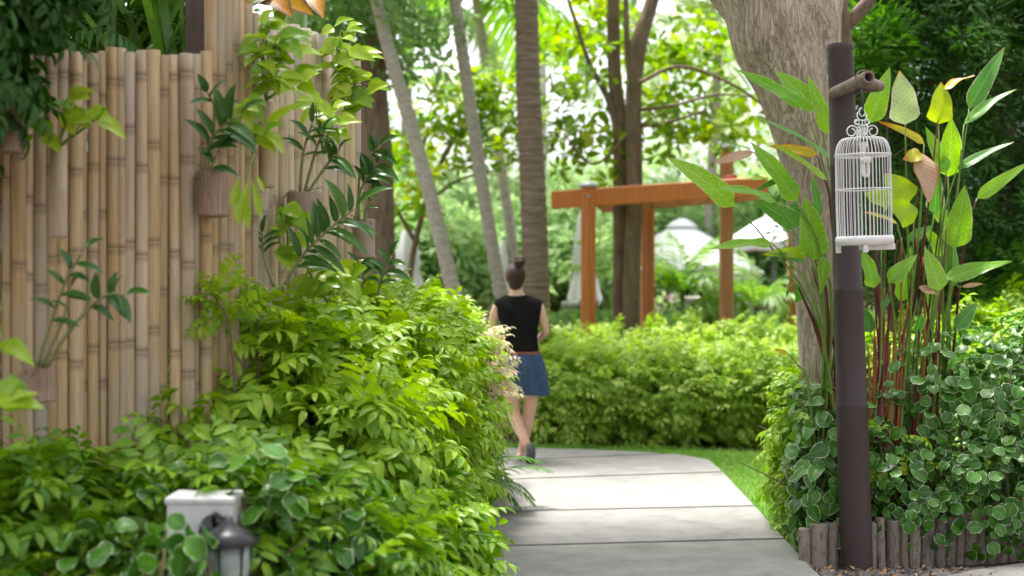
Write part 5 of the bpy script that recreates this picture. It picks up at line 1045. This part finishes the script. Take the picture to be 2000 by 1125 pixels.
# dark soft trees on the right
for i, (px, d, ex_, n, lab) in enumerate(((1760, 11.6, [(1760, 160, 140, 190), (1740, 420, 120, 160), (1780, -60, 180, 120)], 3200, 'dark green feathery tree directly behind the birdcage'), (1960, 12.4, [(1950, 150, 150, 170), (1960, 420, 140, 150), (2000, -80, 200, 120)], 3000, 'dark green feathery tree at the right edge of the picture'), (1860, 14.5, [(1860, 100, 200, 220), (1860, 420, 200, 200)], 2200, 'darker feathery tree between and behind the two right hand trees'))):
    tree('feathery_tree', lab, P(px, 640, d), [(PX([(px, 760), (px+8, 400), (px-5, 100), (px+10, -160)], d), RX([60, 46, 36, 20], d))]+[(PX([(px, 500-120*k+35*s), (px+s*(50+13*k), 450-110*k+20*s), (px+s*(100-8*k), 380-120*k)], d), RX([12, 8, 4], d)) for k in range(4) for s in (-1, 1)],
         [E(a, b, d, c, e, 1.1) for a, b, c, e in ex_], n, FINE, (M['dark'] if i else M['dark']), M['bark_dark'], (.8, 1.3), 26, .24, group='dark feathery trees', up=-.2)
hedge('shrub', 'bright green shrub top beside the leaning trunk', 'shrub', [E(1700, 95, 10.6, 60, 60, .3)], 160, FINE, M['bush'], size=(1, 1.5), nparts=0, stems=4)
hedge('shrub', 'mid green shrub under the dark trees on the right', 'shrub', [(4.1, 11.2, .8, .9, .6, .8)], 700, SPL, M['bush'], size=(.9, 1.3), nparts=0, stems=8)
# planting behind the fence
FRS = [frond_tpl(seed=i+9, arch=a, n=18, ll=.28, lw=.03) for i, a in enumerate((.8, 1.2))]
for px, py, d, n, L, mt, lab, sd in ((250, 160, 6.6, 13, 1.0, 'strap', 'dark palm behind the low fence section at upper left', 3), (330, 120, 7.0, 9, .7, 'palm', 'yellow green palm behind the fence near the wooden post', 4), (90, 120, 6.2, 12, .9, 'dark', 'very dark palm behind the left end of the fence', 5)):
    c = P(px, py, d); root = empty('small_palm', lab, 'palm', (c[0], c[1], 0), 'palms behind the bamboo fence'); o = MB().tube([(0, 0, -.02), (.03, 0, c[2]*.5), (0, 0, c[2])], [.05, .04, .035], 8).obj('trunk', M['bark_dark'], None, True); o.parent = root
    crown_fronds(root, c, n, L, M[mt], sd, (.0, 1.5), FRS)
STR = [leaf(.8, .045, 'strap', 8, 3, .3, dr) for dr in (.5, 1.2, 1.9)]
c = P(230, 150, 6.3); root = empty('strap_plant', 'clump of long upright strap leaves behind the low fence top', 'plant', (c[0], c[1], 0))
for k in range(85):
    b = P(rng.uniform(150, 400), 170, 6.3+rng.uniform(-.2, .4)); R = frame((rng.normal()*.5, rng.normal()*.4, 1.2), (rng.normal(), -1, .2)); V, Q, A = STR[k % 3]; A = A.copy(); A[:, 2] = rng.random(); o = link('leaf', qmesh('leaf', V@R.T*rng.uniform(.7, 1.1), Q, A, M['strap'] if k % 4 else M['palm'])); o.parent = root; o.location = Vector(b-np.array(root.location))
o = MB().tube([(0, 0, -.02), (0, 0, 1.2), (.02, 0, c[2])], [.09, .07, .06], 8).obj('stem', M['bark_dark'], None, True); o.parent = root
root = hedge('overhanging_shrub', 'dark leafy shrub hanging over the upper left corner of the fence', 'shrub', [E(-115, 10, 4.4, 70, 90, .3), E(-130, 110, 4.4, 70, 80, .3), E(-20, -125, 4.6, 90, 60, .4), E(-200, 0, 4.4, 120, 200, .5)], 800, SPR, M['dark'], size=(.8, 1.3), nparts=150, stems=0, up=-.2, jit=.6)
stem(root, [(-2.3, 4.6, 0), (-2.25, 4.55, 1.4), (-1.9, 4.5, 2.3)], [.04, .03, .015], 'twig', 'trunk')
hedge('shrub', 'dense dark foliage filling the gap behind the bamboo fence', 'shrub', [(-2.9, 7.6, 1.5, 1.0, .6, 1.5), (-2.1, 8.2, 1.5, .8, .6, 1.4), (-3.8, 7., 1.8, .9, .7, 1.7)], 1500, SPL, M['bush'], size=(1.2, 1.8), nparts=0, stems=6)
c = P(388, 60, 5.75); o = MB().box((0, 0, 1.35), (.09, .09, 2.8), bev=.006).obj('wooden_post', mk('dark timber', (.09, .06, .05), (.14, .10, .08), 9, .8, .4, stretch=(5, 5, .5)), None); o.location = (c[0], c[1], 0); tag(o, 'dark square timber post behind the fence step at upper left', 'post')
root = empty('banana_plant', 'banana plant with orange brown leaves hanging over the fence top', 'plant', (*P(560, 60, 7.4)[:2], 0)); o = MB().tube([(0, 0, -.02), (0, 0, 1.5), (.05, 0, 3.)], [.09, .08, .06], 10).obj('stem', M['stem_g'], None, True); o.parent = root
for (b, t, wd) in (((490, -30), (612, 30), 60), ((560, -40), (462, 30), 50), ((600, -50), (632, 36), 50), ((500, -60), (455, 14), 30), ((520, -30), (570, 34), 50), ((555, -40), (548, 75), 28)):
    place_leaf(root, None, P(*b, 6.9), P(*t, 6.5), 'orange' if wd != 28 else 'pothos_g', W=S(wd*1.5, 6.7), kind='ovate', fold=.25, droop=.8, n=8, wave=.1, upv=np.array([rng.normal()*.2, -1, .3]))

# far planting that closes the view
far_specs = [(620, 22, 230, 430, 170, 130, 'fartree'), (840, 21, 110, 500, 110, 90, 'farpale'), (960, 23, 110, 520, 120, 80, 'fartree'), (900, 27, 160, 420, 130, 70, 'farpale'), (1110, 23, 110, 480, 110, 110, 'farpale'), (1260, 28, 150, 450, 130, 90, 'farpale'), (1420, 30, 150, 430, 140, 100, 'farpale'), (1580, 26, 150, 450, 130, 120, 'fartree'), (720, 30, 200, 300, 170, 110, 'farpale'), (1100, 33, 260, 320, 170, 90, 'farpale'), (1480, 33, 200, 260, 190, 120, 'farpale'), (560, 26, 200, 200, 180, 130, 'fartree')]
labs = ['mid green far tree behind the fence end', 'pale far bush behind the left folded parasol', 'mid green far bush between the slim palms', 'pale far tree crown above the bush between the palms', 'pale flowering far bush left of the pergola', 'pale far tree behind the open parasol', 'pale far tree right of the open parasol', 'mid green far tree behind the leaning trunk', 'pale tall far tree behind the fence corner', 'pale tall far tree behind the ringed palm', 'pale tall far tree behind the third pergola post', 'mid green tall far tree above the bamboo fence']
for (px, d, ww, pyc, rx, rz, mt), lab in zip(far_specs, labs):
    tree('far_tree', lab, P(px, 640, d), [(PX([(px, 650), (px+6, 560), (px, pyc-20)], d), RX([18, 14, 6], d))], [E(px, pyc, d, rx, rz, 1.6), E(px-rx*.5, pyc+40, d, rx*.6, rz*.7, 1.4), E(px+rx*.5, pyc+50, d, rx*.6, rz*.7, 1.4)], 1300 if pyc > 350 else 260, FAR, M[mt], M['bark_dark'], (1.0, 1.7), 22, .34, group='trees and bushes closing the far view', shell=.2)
hedge('clipped_hedge', 'deep green hedge wall at the far end below the pale trees', 'hedge', [(x, 26, .9, 1.7, .8, 1.15) for x in (-5.5, -2.5, .5, 3.5, 6.5, 9.5)], 5200, TN, M['dark'], size=(2., 3.2), nparts=0, stems=0, pw=6, shell=(.8, 1.02))
# broad pale leaves low behind the hedge
root = empty('broadleaf_plant', 'low plant with broad bright leaves behind the third pergola post', 'plant', (*P(1400, 640, 16.9)[:2], 0))
for k in range(16):
    a = rng.uniform(0, PI); b = P(1400+rng.normal()*22, 650, 16.9); tpx = 1400+95*math.cos(a)*rng.uniform(.5, 1); tpy = 640-70*math.sin(a)*rng.uniform(.5, 1)-8
    place_leaf(root, None, b, P(tpx, tpy, 16.7+rng.uniform(-.3, .3)), 'pothos_g' if k % 3 else 'farpale', W=S(26, 17), kind='ovate', fold=.3, droop=.8)
# distant wooded rise so the ground never meets a bare horizon
n = 2600; xs = rng.uniform(-70, 90, n); Pt = np.column_stack([xs, rng.uniform(46, 62, n), rng.uniform(0, 1, n)**.8*(4.0+1.2*np.sin(xs*.25)+.8*np.sin(xs*.71))]); D = rng.normal(size=(n, 3)); U = rng.normal(size=(n, 3))+[0, -.5, 1]
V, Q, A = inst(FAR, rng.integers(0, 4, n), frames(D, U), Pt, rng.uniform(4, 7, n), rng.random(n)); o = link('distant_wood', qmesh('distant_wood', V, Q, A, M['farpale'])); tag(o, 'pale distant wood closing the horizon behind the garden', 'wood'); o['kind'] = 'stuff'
